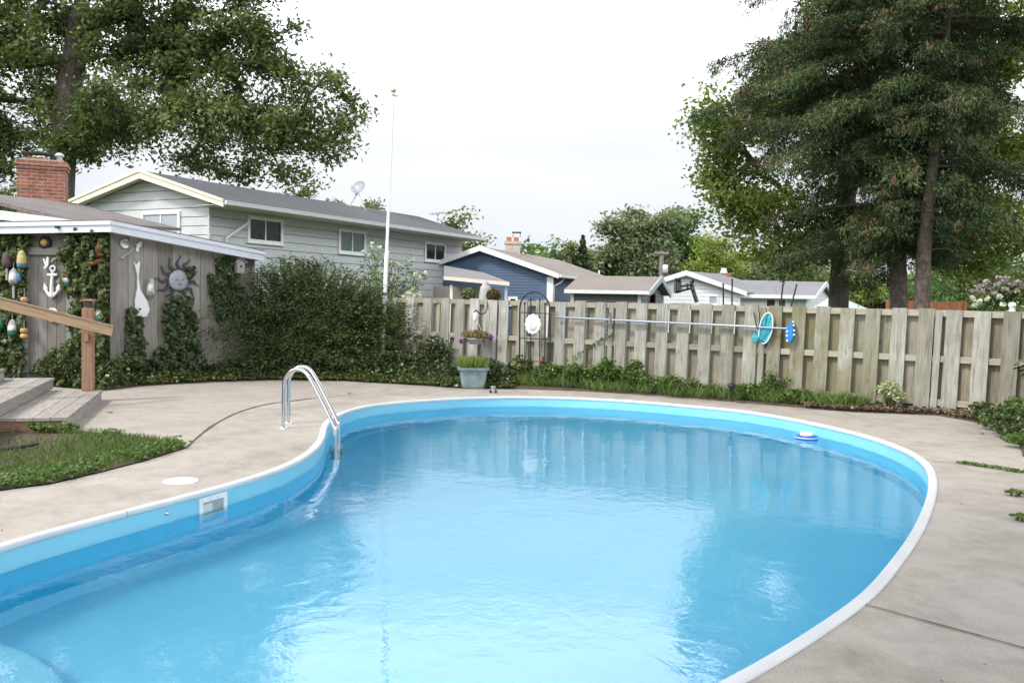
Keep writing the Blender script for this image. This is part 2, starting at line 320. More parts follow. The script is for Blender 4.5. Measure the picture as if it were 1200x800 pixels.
# ---------------------------------------------------------------- mesh helpers
class MB:
    def __init__(s): s.v = []; s.f = []; s.m = []; s.r = []; s.sm = []
    def add(s, vs, fs, mi=0, r=None, smooth=False):
        b = len(s.v); s.v += [Vector(x) for x in vs]
        r = random.random() if r is None else r
        for f in fs:
            s.f.append([b+i for i in f]); s.m.append(mi); s.r.append(r); s.sm.append(smooth)
    def box(s, c, size, rot=0.0, mi=0, r=None, M=None):
        hx, hy, hz = size[0]/2, size[1]/2, size[2]/2
        vs = [Vector((x, y, z)) for x in (-hx, hx) for y in (-hy, hy) for z in (-hz, hz)]
        if M is None: M = Matrix.Rotation(rot, 3, 'Z')
        c = Vector(c)
        s.add([M @ v + c for v in vs], [(0,1,3,2), (4,6,7,5), (0,4,5,1), (2,3,7,6), (0,2,6,4), (1,5,7,3)], mi, r)
    def beam(s, a, b, w, h, mi=0, r=None, upv=(0,0,1)):
        """rectangular bar from a to b, w across, h along up"""
        a = Vector(a); b = Vector(b); d = (b-a); L = d.length; d.normalize()
        u = Vector(upv); x = d.cross(u).normalized(); u = x.cross(d).normalized()
        M = Matrix((x, d, u)).transposed()
        s.box((a+b)/2, (w, L, h), mi=mi, r=r, M=M)
    def prism(s, poly, d, mi=0, r=None):
        """closed polygon of 3D points swept by vector d"""
        n = len(poly); a = [Vector(p_) for p_ in poly]; d = Vector(d)
        s.add(a+[p_+d for p_ in a], [tuple(range(n))[::-1], tuple(range(n, 2*n))] + [(i, (i+1) % n, n+(i+1) % n, n+i) for i in range(n)], mi, r)
    def quad(s, *p_, mi=0, r=None): s.add(p_, [tuple(range(len(p_)))], mi, r)
    def tube(s, pts, rad, n=8, mi=0, r=None, caps=True):
        pts = [Vector(p_) for p_ in pts]; k = len(pts)
        if not hasattr(rad, '__len__'): rad = [rad]*k
        b = []; prev = None
        for i, p_ in enumerate(pts):
            d = (pts[min(i+1, k-1)]-pts[max(i-1, 0)]).normalized()
            x = (prev - d*prev.dot(d)) if prev is not None else d.cross(Vector((0,0,1)) if abs(d.z) < .9 else Vector((1,0,0)))
            x.normalize(); prev = x; y = d.cross(x)
            b += [p_ + (x*cos(2*pi*j/n) + y*sin(2*pi*j/n))*rad[i] for j in range(n)]
        fs = [(i*n+j, i*n+(j+1) % n, (i+1)*n+(j+1) % n, (i+1)*n+j) for i in range(k-1) for j in range(n)]
        s.add(b, fs, mi, r, True)
        if caps: s.add(b[:n], [tuple(range(n))[::-1]], mi, r); s.add(b[-n:], [tuple(range(n))], mi, r)
    def lathe(s, prof, c=(0,0,0), n=16, mi=0, M=None, r=None):
        c = Vector(c); M = M or Matrix.Identity(3)
        vs = [M @ Vector((q*cos(2*pi*j/n), q*sin(2*pi*j/n), z)) + c for q, z in prof for j in range(n)]
        fs = [(i*n+j, i*n+(j+1) % n, (i+1)*n+(j+1) % n, (i+1)*n+j) for i in range(len(prof)-1) for j in range(n)]
        s.add(vs, fs, mi, r, True)
    def build(s, name, mats, parent=None, bevel=0, pos=None):
        mats = mats if isinstance(mats, (list, tuple)) else [mats]
        og = Vector(parent.get('_o', (0,0,0))) if parent is not None else Vector((0,0,0))
        if pos is not None: og = Vector(pos)
        me = bpy.data.meshes.new(name)
        me.from_pydata([v-og for v in s.v], [], s.f)
        for m in mats: me.materials.append(m)
        me.polygons.foreach_set('material_index', s.m); me.polygons.foreach_set('use_smooth', s.sm)
        a = me.attributes.new('rnd', 'FLOAT', 'FACE'); a.data.foreach_set('value', s.r)
        grain = 'wood' in mats[0].name; uv = me.uv_layers.new(name='UVMap'); data = np.zeros((len(me.loops), 2)); off = 0
        for f, r in zip(s.f, s.r):
            p0, p1, p2 = s.v[f[0]], s.v[f[1]], s.v[f[2]]
            n = (p1-p0).cross(p2-p0)
            if len(f) > 3 and n.length < 1e-9: n = (p2-p0).cross(s.v[f[3]]-p0)
            n = n.normalized() if n.length > 0 else Vector((0,0,1))
            u = Vector((0,0,1)).cross(n) if abs(n.z) < .95 else Vector((1,0,0))
            u.normalize(); w = n.cross(u)
            if grain and len(f) == 4:
                e1_, e2_ = p1-p0, p2-p1; w = (e1_ if e1_.length > e2_.length else e2_).normalized(); u = w.cross(n)
            for i in f:
                q = s.v[i]; data[off] = (q.dot(u)+r*7.3, q.dot(w)+r*3.1); off += 1
        uv.data.foreach_set('uv', data.ravel())
        me.update()
        bm = bmesh.new(); bm.from_mesh(me); bmesh.ops.recalc_face_normals(bm, faces=bm.faces)
        if bevel:
            bmesh.ops.remove_doubles(bm, verts=bm.verts, dist=1e-5)
            es = [e for e in bm.edges if len(e.link_faces) == 2 and e.calc_face_angle(0) > .6]
            bmesh.ops.bevel(bm, geom=es, offset=bevel, segments=2, affect='EDGES', profile=.6)
        bm.to_mesh(me); bm.free()
        o = bpy.data.objects.new(name, me); C.objects.link(o)
        if pos is not None: o.location = og
        if parent is not None: o.parent = parent
        return o
def tag(o, label=None, cat=None, group=None, kind=None):
    if label: o['label'] = label
    if cat: o['category'] = cat
    if group: o['group'] = group
    if kind: o['kind'] = kind
    return o
def thing(name, loc, label, cat, group=None):
    o = bpy.data.objects.new(name, None); C.objects.link(o); o.location = loc; o['_o'] = tuple(loc)
    o.empty_display_size = .2
    return tag(o, label, cat, group)

def leaves(name, pts, size, mat, parent=None, aspect=.55, upb=.5, dirs=None, rnd=None, jit=.35, pos=None, nrm=None):
    """one mesh of many small leaf faces; pts (N,3) in world space"""
    pts = np.asarray(pts, float); N = len(pts)
    og = np.array(parent.get('_o', (0,0,0))) if parent is not None else np.zeros(3)
    if pos is not None: og = np.array(pos)
    n = rng.normal(size=(N,3)) if nrm is None else nrm + rng.normal(size=(N,3))*.45
    if nrm is None: n[:,2] = np.abs(n[:,2])+upb
    n /= np.linalg.norm(n, axis=1)[:,None]
    t = rng.normal(size=(N,3)) if dirs is None else np.asarray(dirs, float) + rng.normal(size=(N,3))*.12
    t -= n*np.sum(t*n, axis=1)[:,None]*(1 if dirs is None else 0)
    t /= np.linalg.norm(t, axis=1)[:,None]+1e-9
    sd_ = np.cross(n, t); sd_ /= np.linalg.norm(sd_, axis=1)[:,None]+1e-9
    L = np.asarray(size)*(1+rng.uniform(-jit, jit, N)); Wd = L*aspect
    base = pts-og; nn = np.cross(t, sd_)
    v = np.empty((N,4,3))
    v[:,0] = base - t*(L*.5)[:,None]
    v[:,1] = base + t*(L*.02)[:,None] + sd_*(Wd*.5)[:,None] + nn*(L*.06)[:,None]
    v[:,2] = base + t*(L*.5)[:,None]
    v[:,3] = base + t*(L*.02)[:,None] - sd_*(Wd*.5)[:,None] + nn*(L*.06)[:,None]
    me = bpy.data.meshes.new(name); me.vertices.add(N*4); me.vertices.foreach_set('co', v.ravel())
    me.loops.add(N*4); me.loops.foreach_set('vertex_index', np.arange(N*4, dtype=np.int32))
    me.polygons.add(N); me.polygons.foreach_set('loop_start', np.arange(0, N*4, 4, dtype=np.int32))
    me.polygons.foreach_set('loop_total', np.full(N, 4, dtype=np.int32))
    me.update(calc_edges=True)
    a = me.attributes.new('rnd', 'FLOAT', 'FACE'); a.data.foreach_set('value', (rng.random(N) if rnd is None else np.clip(rnd, 0, 1)).astype(np.float32))
    me.materials.append(mat)
    o = bpy.data.objects.new(name, me); C.objects.link(o)
    if pos is not None: o.location = pos
    if parent is not None: o.parent = parent
    return o
def inpoly(poly, x, y):
    poly = np.asarray(poly, float)[:, :2]; ins = np.zeros(len(x), bool); j = len(poly)-1
    for i in range(len(poly)):
        xi, yi, xj, yj = *poly[i], *poly[j]
        if yi != yj: ins ^= ((yi > y) != (yj > y)) & (x < (xj-xi)*(y-yi)/(yj-yi)+xi)
        j = i
    return ins
def scatter(poly, n):
    """n random 2D points inside a polygon"""
    q = np.asarray([(p_[0], p_[1]) for p_ in poly], float); lo, hi = q.min(0), q.max(0); out = np.zeros((0,2))
    while len(out) < n:
        c = rng.uniform(lo, hi, (n*2, 2)); out = np.vstack([out, c[inpoly(q, c[:,0], c[:,1])]])
    return out[:n]
def blob(c, r, n, surf=.5):
    """n points in an ellipsoid, weighted to its outside"""
    d = rng.normal(size=(n,3)); d /= np.linalg.norm(d, axis=1)[:,None]
    return np.asarray(c) + d*(rng.random(n)**surf)[:,None]*np.asarray(r)

def bez(pts, n=10):
    """smooth curve through points (Catmull-Rom)"""
    P_ = [Vector(p_) for p_ in pts]; P_ = [2*P_[0]-P_[1]] + P_ + [2*P_[-1]-P_[-2]]; out = []
    for i in range(1, len(P_)-2):
        for k in range(n):
            t = k/n; a, b, c, d = P_[i-1:i+3]
            out.append(.5*((2*b) + (c-a)*t + (2*a-5*b+4*c-d)*t*t + (3*b-a-3*c+d)*t**3))
    return out+[P_[-2]]

def broadleaf(name, base, trunk, blobs, ncl, nlf, lsize, mat, label, cat='tree', group=None, r0=.4, clr=.9, rtip=.02, upb=.3, flat=.7, bk=None, jump=1.2, aspect=.55):
    """tapered trunk, limbs grown toward leaf clusters, crown of small leaf faces. blobs: (centre, radii) ellipsoids"""
    root = thing(name, base, label, cat, group); base = Vector(base)
    nodes = [Vector(p_) for p_ in bez(trunk, 5)]; par = [-1]+list(range(len(nodes)-1)); nt0 = len(nodes)
    vol = np.array([b[1][0]*b[1][1]*b[1][2] for b in blobs])**.8; cnt = np.maximum(3, (ncl*vol/vol.sum()).astype(int))
    cl = np.vstack([blob(b[0], b[1], int(k), .45) for b, k in zip(blobs, cnt)])
    key = np.linalg.norm(cl-np.array(nodes[-1]), axis=1); cl = cl[np.argsort(key)]
    tips = []
    start = max(1, int(nt0*.45))
    for c in cl:
        arr = np.array(nodes[start:]); dv = np.array(c)-arr
        d = np.linalg.norm(dv, axis=1) + np.maximum(0, arr[:,2]-c[2])*.6
        i = int(np.argmin(d))+start; a = nodes[i]; cv = Vector(c); L = (cv-a).length; k = max(1, int(L/jump)); prev = i
        bend = Vector(rng.normal(size=3))*L*.07 + Vector((0,0,L*.05))
        for s_ in range(1, k+1):
            t = s_/k; nodes.append(a.lerp(cv, t)+bend*sin(pi*t)+Vector(rng.normal(size=3))*.04*L/k); par.append(prev); prev = len(nodes)-1
        tips.append(prev)
    w = [0.0]*len(nodes)
    for t in tips: w[t] += 1
    for i in range(len(nodes)-1, 0, -1): w[par[i]] += w[i]
    tot = max(w[0], 1); rad = [max(rtip, r0*(max(x, .5)/tot)**.48) for x in w]
    for i in range(nt0): rad[i] = max(rad[i], r0*(1-.5*i/nt0)) if i < start+1 else rad[i]
    rad[0] *= 1.25
    mb = MB()
    for i in range(1, len(nodes)):
        r1 = rad[i]; r2 = rad[par[i]] if (par[i] == i-1) else min(rad[par[i]], r1*1.5)
        mb.tube([nodes[par[i]], nodes[i]], [r2, r1], 8 if r1 > .1 else (5 if r1 > .035 else 3), caps=False)
    mb.build('trunk', bk or bark, root)
    T = np.array([nodes[t] for t in tips]); Dv = np.array([nodes[t]-nodes[par[t]] for t in tips])
    k = nlf; cc = np.repeat(T, k, axis=0); s_ = rng.normal(size=(len(cc), 3))*np.array((1,1,1)); nr_ = np.linalg.norm(s_, axis=1)[:,None]; s_ = s_/nr_*np.minimum(nr_, 2.6)*.52
    cr_ = np.repeat(rng.uniform(.6, 1.25, len(T))*clr, k); s_ *= cr_[:,None]; s_[:,2] *= flat
    tone = np.repeat(rng.normal(0, .18, len(T)), k) + rng.random(len(cc))*.75 + .1 + s_[:,2]/clr*.08
    leaves('crown', cc+s_, lsize*rng.uniform(.7,1.3,len(cc)), mat, root, aspect=aspect, upb=upb, rnd=tone)
    return root

# ================================================================= SETTING: ground, deck, pool
in_px = [(0,641),(75,620),(150,600),(240,577),(300,560),(337,547),(367,530),(381,513),(383,499),(394,488),(420,478),(450,473),(500,469),(560,465.5),(600,465),(650,465.5),(700,467.5),(750,470.5),(800,475),(867,481),(933,492),(1000,507),(1033,517),(1067,531),(1083,544),(1089,559),(1087,580),(1077,607),(1060,637),(1033,670),(1013,696),(960,732),(900,771),(845,800)]
ctrl = [G(*q) for q in in_px] + [Vector(q) for q in [(.35,3.3,0),(-.35,2.75,0),(-1.2,2.35,0),(-2.1,2.4,0),(-2.9,2.95,0),(-3.35,3.8,0),(-3.42,4.8,0)]]
def closed_curve(c, n=6):
    k = len(c); out = []
    for i in range(k):
        a, b, d, e = c[i-1], c[i], c[(i+1) % k], c[(i+2) % k]
        for j in range(n):
            t = j/n; out.append(.5*((2*b)+(d-a)*t+(2*a-5*b+4*d-e)*t*t+(3*b-a-3*d+e)*t**3))
    return out
def resample(c, n):
    c = np.array([(p_[0], p_[1]) for p_ in c]+[(c[0][0], c[0][1])]); s_ = np.r_[0, np.cumsum(np.linalg.norm(np.diff(c, axis=0), axis=1))]
    u = np.linspace(0, s_[-1], n+1)[:-1]; return np.c_[np.interp(u, s_, c[:,0]), np.interp(u, s_, c[:,1])]
def smooth(c, it):
    for _ in range(it): c = .25*np.roll(c, 1, 0)+.5*c+.25*np.roll(c, -1, 0)
    return c
NP = 260
pool = smooth(resample(closed_curve(ctrl), NP), 14)       # inner edge of the coping
tang = np.roll(pool, -1, 0)-np.roll(pool, 1, 0); tang /= np.linalg.norm(tang, axis=1)[:,None]
area = .5*np.sum(pool[:,0]*np.roll(pool[:,1], -1)-np.roll(pool[:,0], -1)*pool[:,1])
outn = np.c_[tang[:,1], -tang[:,0]]*(1 if area > 0 else -1)     # points away from the water
def offs(d): return pool+outn*d

def sheet(name, outer, z, mat, hole=None, edge=0.0, parent=None):
    bm = bmesh.new(); es = []
    for lp in [outer]+([hole] if hole is not None else []):
        vs = [bm.verts.new((p_[0], p_[1], z)) for p_ in lp]
        es += [bm.edges.new((vs[i], vs[(i+1) % len(vs)])) for i in range(len(vs))]
    bmesh.ops.triangle_fill(bm, use_beauty=True, edges=es)
    for f in bm.faces:
        if f.normal.z < 0: f.normal_flip()
    if edge:
        r = bmesh.ops.extrude_edge_only(bm, edges=[e for e in bm.edges if len(e.link_faces) == 1])
        for v in r['geom']:
            if isinstance(v, bmesh.types.BMVert): v.co.z -= edge
    me = bpy.data.meshes.new(name); bm.to_mesh(me); bm.free(); me.materials.append(mat)
    o = bpy.data.objects.new(name, me); C.objects.link(o)
    return o
tag(sheet('ground', [(-400,-60),(400,-60),(400,500),(-400,500)], -.06, lawn, offs(.2)), kind='structure')

deck_px = [(0,575),(60,567),(120,553),(170,540),(218,525),(200,517.5),(140,510),(100,506)]
gl_ = [G(*q) for q in deck_px]
bed_px = [(118,458),(160,452.5),(200,450),(260,447),(330,444.5),(400,446),(470,450),(540,454.5),(600,455.5),(700,459),(780,464),(850,470),(930,477),(1000,482),(1060,484.5),(1100,487),(1150,496),(1172,504),(1185,512),(1195,522),(1199,535)]
bed = [G(*q) for q in bed_px]
deck_outer = [Vector((-6.2,2.2,0)), Vector((-5.4,4.2,0))]+gl_[:-1]+[G(98,504), Vector((-7.9,13.6,0)), Vector((-9.0,15.0,0)), Vector((-8.6,16.6,0))]+bed+[Vector(q) for q in [(5.75,9.4,0),(5.7,8,0),(5.9,6,0),(6.2,2,0),(6,-5,0),(-6.4,-5,0)]]
def dz(c, k=5):
    out = []
    n = len(c)
    for i in range(n):
        a, b = c[i], c[(i+1) % n]; L = (b-a).length; m = max(1, int(L/.35))
        out += [a.lerp(b, j/m) for j in range(m)]
    return out
tag(sheet('pool_deck', dz(deck_outer), 0.0, conc, offs(.07), edge=.12), kind='structure')
# older slab behind the grass, its curved joint
joint_px = [(218,525),(232,512),(252,497),(280,483),(312,474),(345,469.5),(370,466.5)]
joint = bez([G(*q) for q in joint_px], 6)
slab = [q+Vector((0,0,0)) for q in joint] + [G(420,462), G(400,449), G(330,448.5), G(260,451), G(200,453.5), G(160,456), G(125,462)] + [Vector((-8.4,16.1,0)), Vector((-8.8,15.0,0)), Vector((-7.8,13.7,0)), G(105,503), G(140,508), G(200,515.5)]
tag(sheet('older_slab', slab, .004, conc2), kind='structure')
def joint_line(name, pts, w, z=.008):
    mb = MB(); pts = [Vector(p_) for p_ in pts]
    for i in range(len(pts)-1):
        d = (pts[i+1]-pts[i]).normalized(); s_ = Vector((-d.y, d.x, 0)); w1 = w*random.uniform(.6, 1.4)
        mb.quad(*[Vector((q.x, q.y, z)) for q in (pts[i]-s_*w1, pts[i+1]-s_*w1, pts[i+1]+s_*w1, pts[i]+s_*w1)])
    return tag(mb.build(name, soil), kind='structure')
joint_line('deck_joint', joint, .013)
joint_line('deck_joint', bez([G(1092,541), G(1120,543), G(1150,547), G(1200,555)], 6), .008)
joint_line('deck_joint', [G(1014,709), G(1080,727), G(1150,746), G(1200,760), G(1260,776)], .006)

# coping: rounded white lip all round
COP = [(.075,-.02),(.075,.008),(.055,.014),(.015,.014),(.002,.010),(-.004,.0),(-.004,-.032),(.006,-.036)]
mb = MB(); rings = [[(*(offs(d)[i]), z) for d, z in COP] for i in range(NP)]
k = len(COP); vs = [v for r_ in rings for v in r_]
mb.add(vs, [(i*k+j, ((i+1) % NP)*k+j, ((i+1) % NP)*k+j+1, i*k+j+1) for i in range(NP) for j in range(k-1)], 0, .5, True)
tag(mb.build('pool_coping', plain('coping vinyl', (.62,.64,.66), .5, var=.07, scale=2.2)), kind='structure')
mb = MB()
for i_ in range(8, NP, 29):
    a_, b_i = np.array(offs(.0)[i_]), (i_+1) % NP
    for q in range(len(COP)-1):
        (d0, z0_), (d1, z1_) = COP[q], COP[q+1]; n_q = .0015
        p0, p1 = pool[i_]+outn[i_]*(d0+(n_q if d0 > .03 else -n_q)), pool[i_]+outn[i_]*(d1+(n_q if d1 > .03 else -n_q)); tt = tang[i_]*.003
        mb.quad((*(p0-tt), z0_+n_q), (*(p0+tt), z0_+n_q), (*(p1+tt), z1_+n_q), (*(p1-tt), z1_+n_q))
tag(mb.build('coping_seams', plain('seam grey', (.25,.25,.25), .8)), kind='structure')
# basin
WZ = -.168
def bottom(x, y):
    t = np.clip((y-4.5)/7, 0, 1); return -(1.0+.75*t*t*(3-2*t))
mb = MB(); rows = [(.006, -.036, 1), (.006, WZ-.02, 1), (.006, -.45, 0), (.006, None, 0), (-.12, None, 2), (-.9, None, 2)]
def brow(d, z):
    q = offs(d) if d > -.5 else pool*1.0+outn*d
    return [(x, y, (float(bottom(x, y))+(.1 if (z is None and d > -.05) else 0) if z is None else z)) for x, y in q]
allr = [brow(d, z) for d, z, _ in rows]
for a in range(len(rows)-1):
    r0_, r1_ = allr[a], allr[a+1]; mi = 1 if a == 0 else (0 if a < 3 else 2)
    mb.add(r0_+r1_, [(i, (i+1) % NP, NP+(i+1) % NP, NP+i) for i in range(NP)], mi, .5, True)
o = mb.build('pool_basin', [liner_wall, liner_band, liner_floor]); tag(o, kind='structure')
# floor as a filled, sagging sheet
fl = np.array([(q[0], q[1]) for q in allr[-1]]); cen = np.array((.4, 9.0)); mb = MB(); rg_ = [1, .9, .78, .64, .5, .36, .22, .1, .01]; vs = []
for q in rg_:
    for x, y in cen+(fl-cen)*q: vs.append((x, y, float(bottom(x, y))))
mb.add(vs, [(i*NP+j, i*NP+(j+1) % NP, (i+1)*NP+(j+1) % NP, (i+1)*NP+j) for i in range(len(rg_)-1) for j in range(NP)], 0, .5, True)
tag(mb.build('pool_floor', liner_floor), kind='structure')
tag(sheet('pool_water', offs(.005), WZ, water), kind='structure')
# moulded corner steps under the water at the near left
mb = MB()
stp = plain('step plastic', (.28,.76,.98), .4, var=.03)
for q, (rd, zt) in enumerate([(1.45, -.78), (1.08, -.56), (.7, -.34)]):
    cx, cy = -3.5, 3.85; n = 64
    prof = [(0, zt), (rd-.05, zt), (rd-.015, zt-.01), (rd, zt-.04), (rd, -1.1)]
    mb.lathe(prof, (cx, cy, 0), n)
o = mb.build('pool_steps', stp); tag(o, 'pale moulded corner steps under the water at the near left', 'pool steps')

# beds of soil behind the deck
mb = MB(); pts_f = [(*q.xy, .01) for q in bed]
back = [Vector((q.x*1.06, q.y+(3.2 if q.x < 0 else 2.2), .05)) if i < 17 else Vector((q.x+1.9+(.6 if i < 19 else 0), q.y+(1.6 if i == 17 else .9), .05)) for i, q in enumerate(bed)]
sheetpts = bed+[q for q in back[::-1]]
tag(sheet('planting_bed', [(q.x, q.y) for q in sheetpts], .03, soil, edge=.1), kind='structure')
patch = gl_ + [Vector((-7.4,13.2,0)), Vector((-9.6,12.9,0)), Vector((-9.5,5.5,0)), Vector((-6.2,5.0,0))]
tag(sheet('grass_patch_soil', [(q.x, q.y) for q in patch], .012, soil), kind='structure')

# ================================================================= BUILDINGS
def u2(a, b):
    d = Vector((b[0]-a[0], b[1]-a[1], 0)); return d.normalized()
def front(dr):
    n = Vector((dr[1], -dr[0], 0)).normalized()
    return n if n.y < 0 else -n
def laps(mb, A, B, z0, zt, course=.3, n=None, mi=0, th=.022, base=None):
    """lap siding between A and B (2D), from z0 up to zt(s) (height along the wall, s in 0..1); real overlapping courses"""
    A = Vector((A[0], A[1], 0)); B = Vector((B[0], B[1], 0)); n = n or front(B-A); L = (B-A).length
    top = max(zt(s/40) for s in range(41)); z = z0
    while z < top-1e-3:
        z1 = min(z+course, top)
        ss = [s/80 for s in range(81) if zt(s/80) >= z-1e-6]
        if not ss: break
        s0, s1 = ss[0], ss[-1]; st = [s/80 for s in range(81) if zt(s/80) >= z1-1e-6] or [(s0+s1)/2]
        t0, t1 = st[0], st[-1]
        a, b = A.lerp(B, s0), A.lerp(B, s1); c, d = A.lerp(B, t1), A.lerp(B, t0); r = random.random()
        up_ = Vector((0,0,1))
        g_ = min(.012+course*.035, .4*(z1-z)) ; e = up_*(z1-g_)
        mb.quad(a+n*th+up_*z, b+n*th+up_*z, c+n*.004+e, d+n*.004+e, mi=mi, r=r)
        mb.quad(d+n*.004+e, c+n*.004+e, c-n*.06+e, d-n*.06+e, mi=mi, r=r)
        mb.quad(d-n*.06+e, c-n*.06+e, c-n*.06+up_*z1, d-n*.06+up_*z1, mi=mi, r=r)
        mb.quad(a+up_*z-n*.06, b+up_*z-n*.06, b+n*th+up_*z, a+n*th+up_*z, mi=mi, r=r)
        z += course
def window(parent, c, dr, w, h, frame=white, gl=glass, bars=1, name='window', fw_=.07, label=None):
    """c = centre on the wall plane, dr = wall direction; frame, sill, mullion and recessed glass"""
    n = front(dr); d = Vector((dr[0], dr[1], 0)).normalized(); c = Vector(c); z = Vector((0,0,1))
    M = Matrix((d, -n, z)).transposed(); mb = MB()
    for s in (-1, 1): mb.box(c+d*s*(w/2-fw_/2)+n*.045, (fw_, .07, h), M=M)
    for s in (-1, 1): mb.box(c+z*s*(h/2-fw_/2)+n*.044, (w-2*fw_, .068, fw_), M=M)
    for b in range(bars): mb.box(c+d*((b+1)/(bars+1)-.5)*(w-2*fw_)+n*.036, (.05, .05, h-2*fw_-.002), M=M)
    f = mb.build(name, frame, parent)
    if label: f['label'] = label
    s = MB(); s.box(c-z*(h/2+.02)+n*.07, (w+.08, .12, .04), M=M); o = s.build('sill', frame, f); 
    g = MB(); g.box(c+n*.022, (w-2*fw_, .012, h-2*fw_), M=M); g.build('pane', gl, f)
    for q in list(f.children): q.location = (0,0,0)
    return f
def sub(mb, name, mat, part_o, bevel=0):
    o = mb.build(name, mat, None, bevel); 
    og = Vector(part_o.parent.get('_o', (0,0,0))) if part_o.parent else Vector((0,0,0))
    for v in o.data.vertices: v.co -= og
    o.parent = part_o; return o
_mbuild = MB.build
def _b(s, name, mats, parent=None, bevel=0, pos=None):
    if parent is not None and '_o' not in parent.keys():
        return sub(s, name, mats, parent, bevel)
    return _mbuild(s, name, mats, parent, bevel, pos)
MB.build = _b

def roof_slab(mb, a, b, c, d, th=.12, mi=0):
    """a,b along the eave, c,d along the ridge"""
    n = (b-a).cross(d-a).normalized(); n = n if n.z > 0 else -n
    mb.prism([a, b, c, d], -n*th, mi)

# ---- sage house with the long wing
Y0 = 34.0
cA = P(245, 300, Y0); cA = Vector((cA.x, cA.y, 0))
dS = Vector((.484, .875, 0)).normalized(); gS = Vector((-.905, .425, 0)).normalized()
house = thing('sage_house', (cA.x, cA.y, 0), 'long sage green house with charcoal roof and cream gable trim behind the shed', 'house')
OV = .55
rA = cA - dS*OV
Lr = V(64, 243, rA, gS); Kr = V(164.3, 199.8, rA, gS); Rr = V(262.6, 235, rA, gS)
ez = (Lr.z+Rr.z)/2; Lr.z = ez; Rr.z = ez
Lg = 19.0
# right end measured on the eave line
eEnd = V(568, 281, Rr, dS); Lg = (Vector((eEnd.x, eEnd.y, 0))-Vector((Rr.x, Rr.y, 0))).length
mb = MB()
off = dS*Lg
roof_slab(mb, Rr, Rr+off, Kr+off, Kr, .10); roof_slab(mb, Lr, Lr+off, Kr+off, Kr, .10)
roof_o = mb.build('roof', roof_dark, house)
# gable wall and side wall
wl = V(84, 300, cA, gS); wl.z = 0
def zrake(p_, inset=.32):
    """height of the underside of the rake above a point of the gable wall"""
    t = (Vector((p_.x, p_.y, 0))-cA).dot(gS)
    tk = (Vector((Kr.x, Kr.y, 0))-rA).dot(gS); tr = (Vector((Rr.x, Rr.y, 0))-rA).dot(gS); tl = (Vector((Lr.x, Lr.y, 0))-rA).dot(gS)
    z = ez+(Kr.z-ez)*((t-tr)/(tk-tr) if t < tk else (tl-t)/(tl-tk)); return z-inset
mb = MB()
laps(mb, wl, cA, 0, lambda s: zrake(wl.lerp(cA, s), .16), .34)
far = cA+dS*(Lg-OV-.9)
# real side wall end from its picture corner
fe = V(540.5, 320, cA, dS); far = Vector((fe.x, fe.y, 0))
laps(mb, cA, far, 0, lambda s: ez-.12, .34)
bk_ = far + gS*((wl-cA).length)
mb.quad(far, bk_, bk_+Vector((0,0,ez-.1)), far+Vector((0,0,ez-.1)))
mb.quad(wl, bk_, bk_+Vector((0,0,ez-.1)), wl+Vector((0,0,ez-.1)))
wall_o = mb.build('wall', sage, house)
mb = MB()
mb.box(cA+Vector((0,0,ez/2-.1)), (.10, .10, ez-.25), rot=math.atan2(dS.y, dS.x))
mb.build('corner_board', sage, house)
# cream rake boards and soffit
mb = MB(); nv = -dS
def rake(a, b, depth=.30, th=.05):
    mb.prism([a+Vector((0,0,.02)), b+Vector((0,0,.02)), b-Vector((0,0,depth)), a-Vector((0,0,depth*.8))], nv*th)
rake(Lr, Kr); rake(Rr, Kr)
mb.prism([Lr+Vector((0,0,.04)), Kr+Vector((0,0,.04)), Kr-Vector((0,0,.06)), Lr-Vector((0,0,.06))], nv*.09)
mb.prism([Rr+Vector((0,0,.04)), Kr+Vector((0,0,.04)), Kr-Vector((0,0,.06)), Rr-Vector((0,0,.06))], nv*.09)
mb.build('rake_board', cream, house)
mb = MB()
for e in (Lr, Rr):
    a, b = e-Vector((0,0,.14)), Kr-Vector((0,0,.14))
    mb.prism([a, b, b+dS*(OV-.02), a+dS*(OV-.02)], Vector((0,0,-.02)))
a = Rr-Vector((0,0,.12)); wallp = cA+Vector((0,0,ez-.14))
mb.prism([a, a+off, wallp+off-dS*OV, wallp-dS*OV], Vector((0,0,-.02)))
mb.build('soffit', soffit, house)
# gutter and downspout
mb = MB(); o2 = gS*-.06
mb.prism([Rr+o2*.2+Vector((0,0,.0)), Rr+o2*2.2+Vector((0,0,.0)), Rr+o2*1.8+Vector((0,0,-.15)), Rr+o2*.2+Vector((0,0,-.16))], off)
gt = mb.build('gutter', gutter, house)
mb = MB(); n_ = front(dS)
q0 = V(294, 252, cA, dS, .45); q1 = V(290, 262, cA, dS, .40); q2 = V(265.5, 279, cA, dS, .10); q3 = Vector((q2.x, q2.y, 0))
q2b = q2-Vector((0,0,.25))
mb.tube([q0, q1, q2, q2b, q3], .055, 8); mb.build('downspout', gutter, gt)
# windows
def win_px(parent, x0, y0, x1, y1, A, dr, **k):
    a = V(x0, y0, A, dr); b = V(x1, y1, A, dr); a2 = V(x0, y1, A, dr); b2 = V(x1, y0, A, dr)
    c = (a+b)/2; c.z = (a.z+a2.z+b.z+b2.z)/4; w = Vector((b.x-a.x, b.y-a.y, 0)).length; h = ((a.z-a2.z)+(b2.z-b.z))/2
    return window(parent, c, dr, w, h, **k)
win_px(house, 167, 248, 212, 281, cA, gS, gl=blind, fw_=.11)
win_px(house, 289, 255, 330.5, 285.5, cA, dS, fw_=.13)
win_px(house, 396, 269.5, 427.5, 298, cA, dS, gl=curtain, fw_=.13)
win_px(house, 497, 284, 521, 307, cA, dS, fw_=.13)
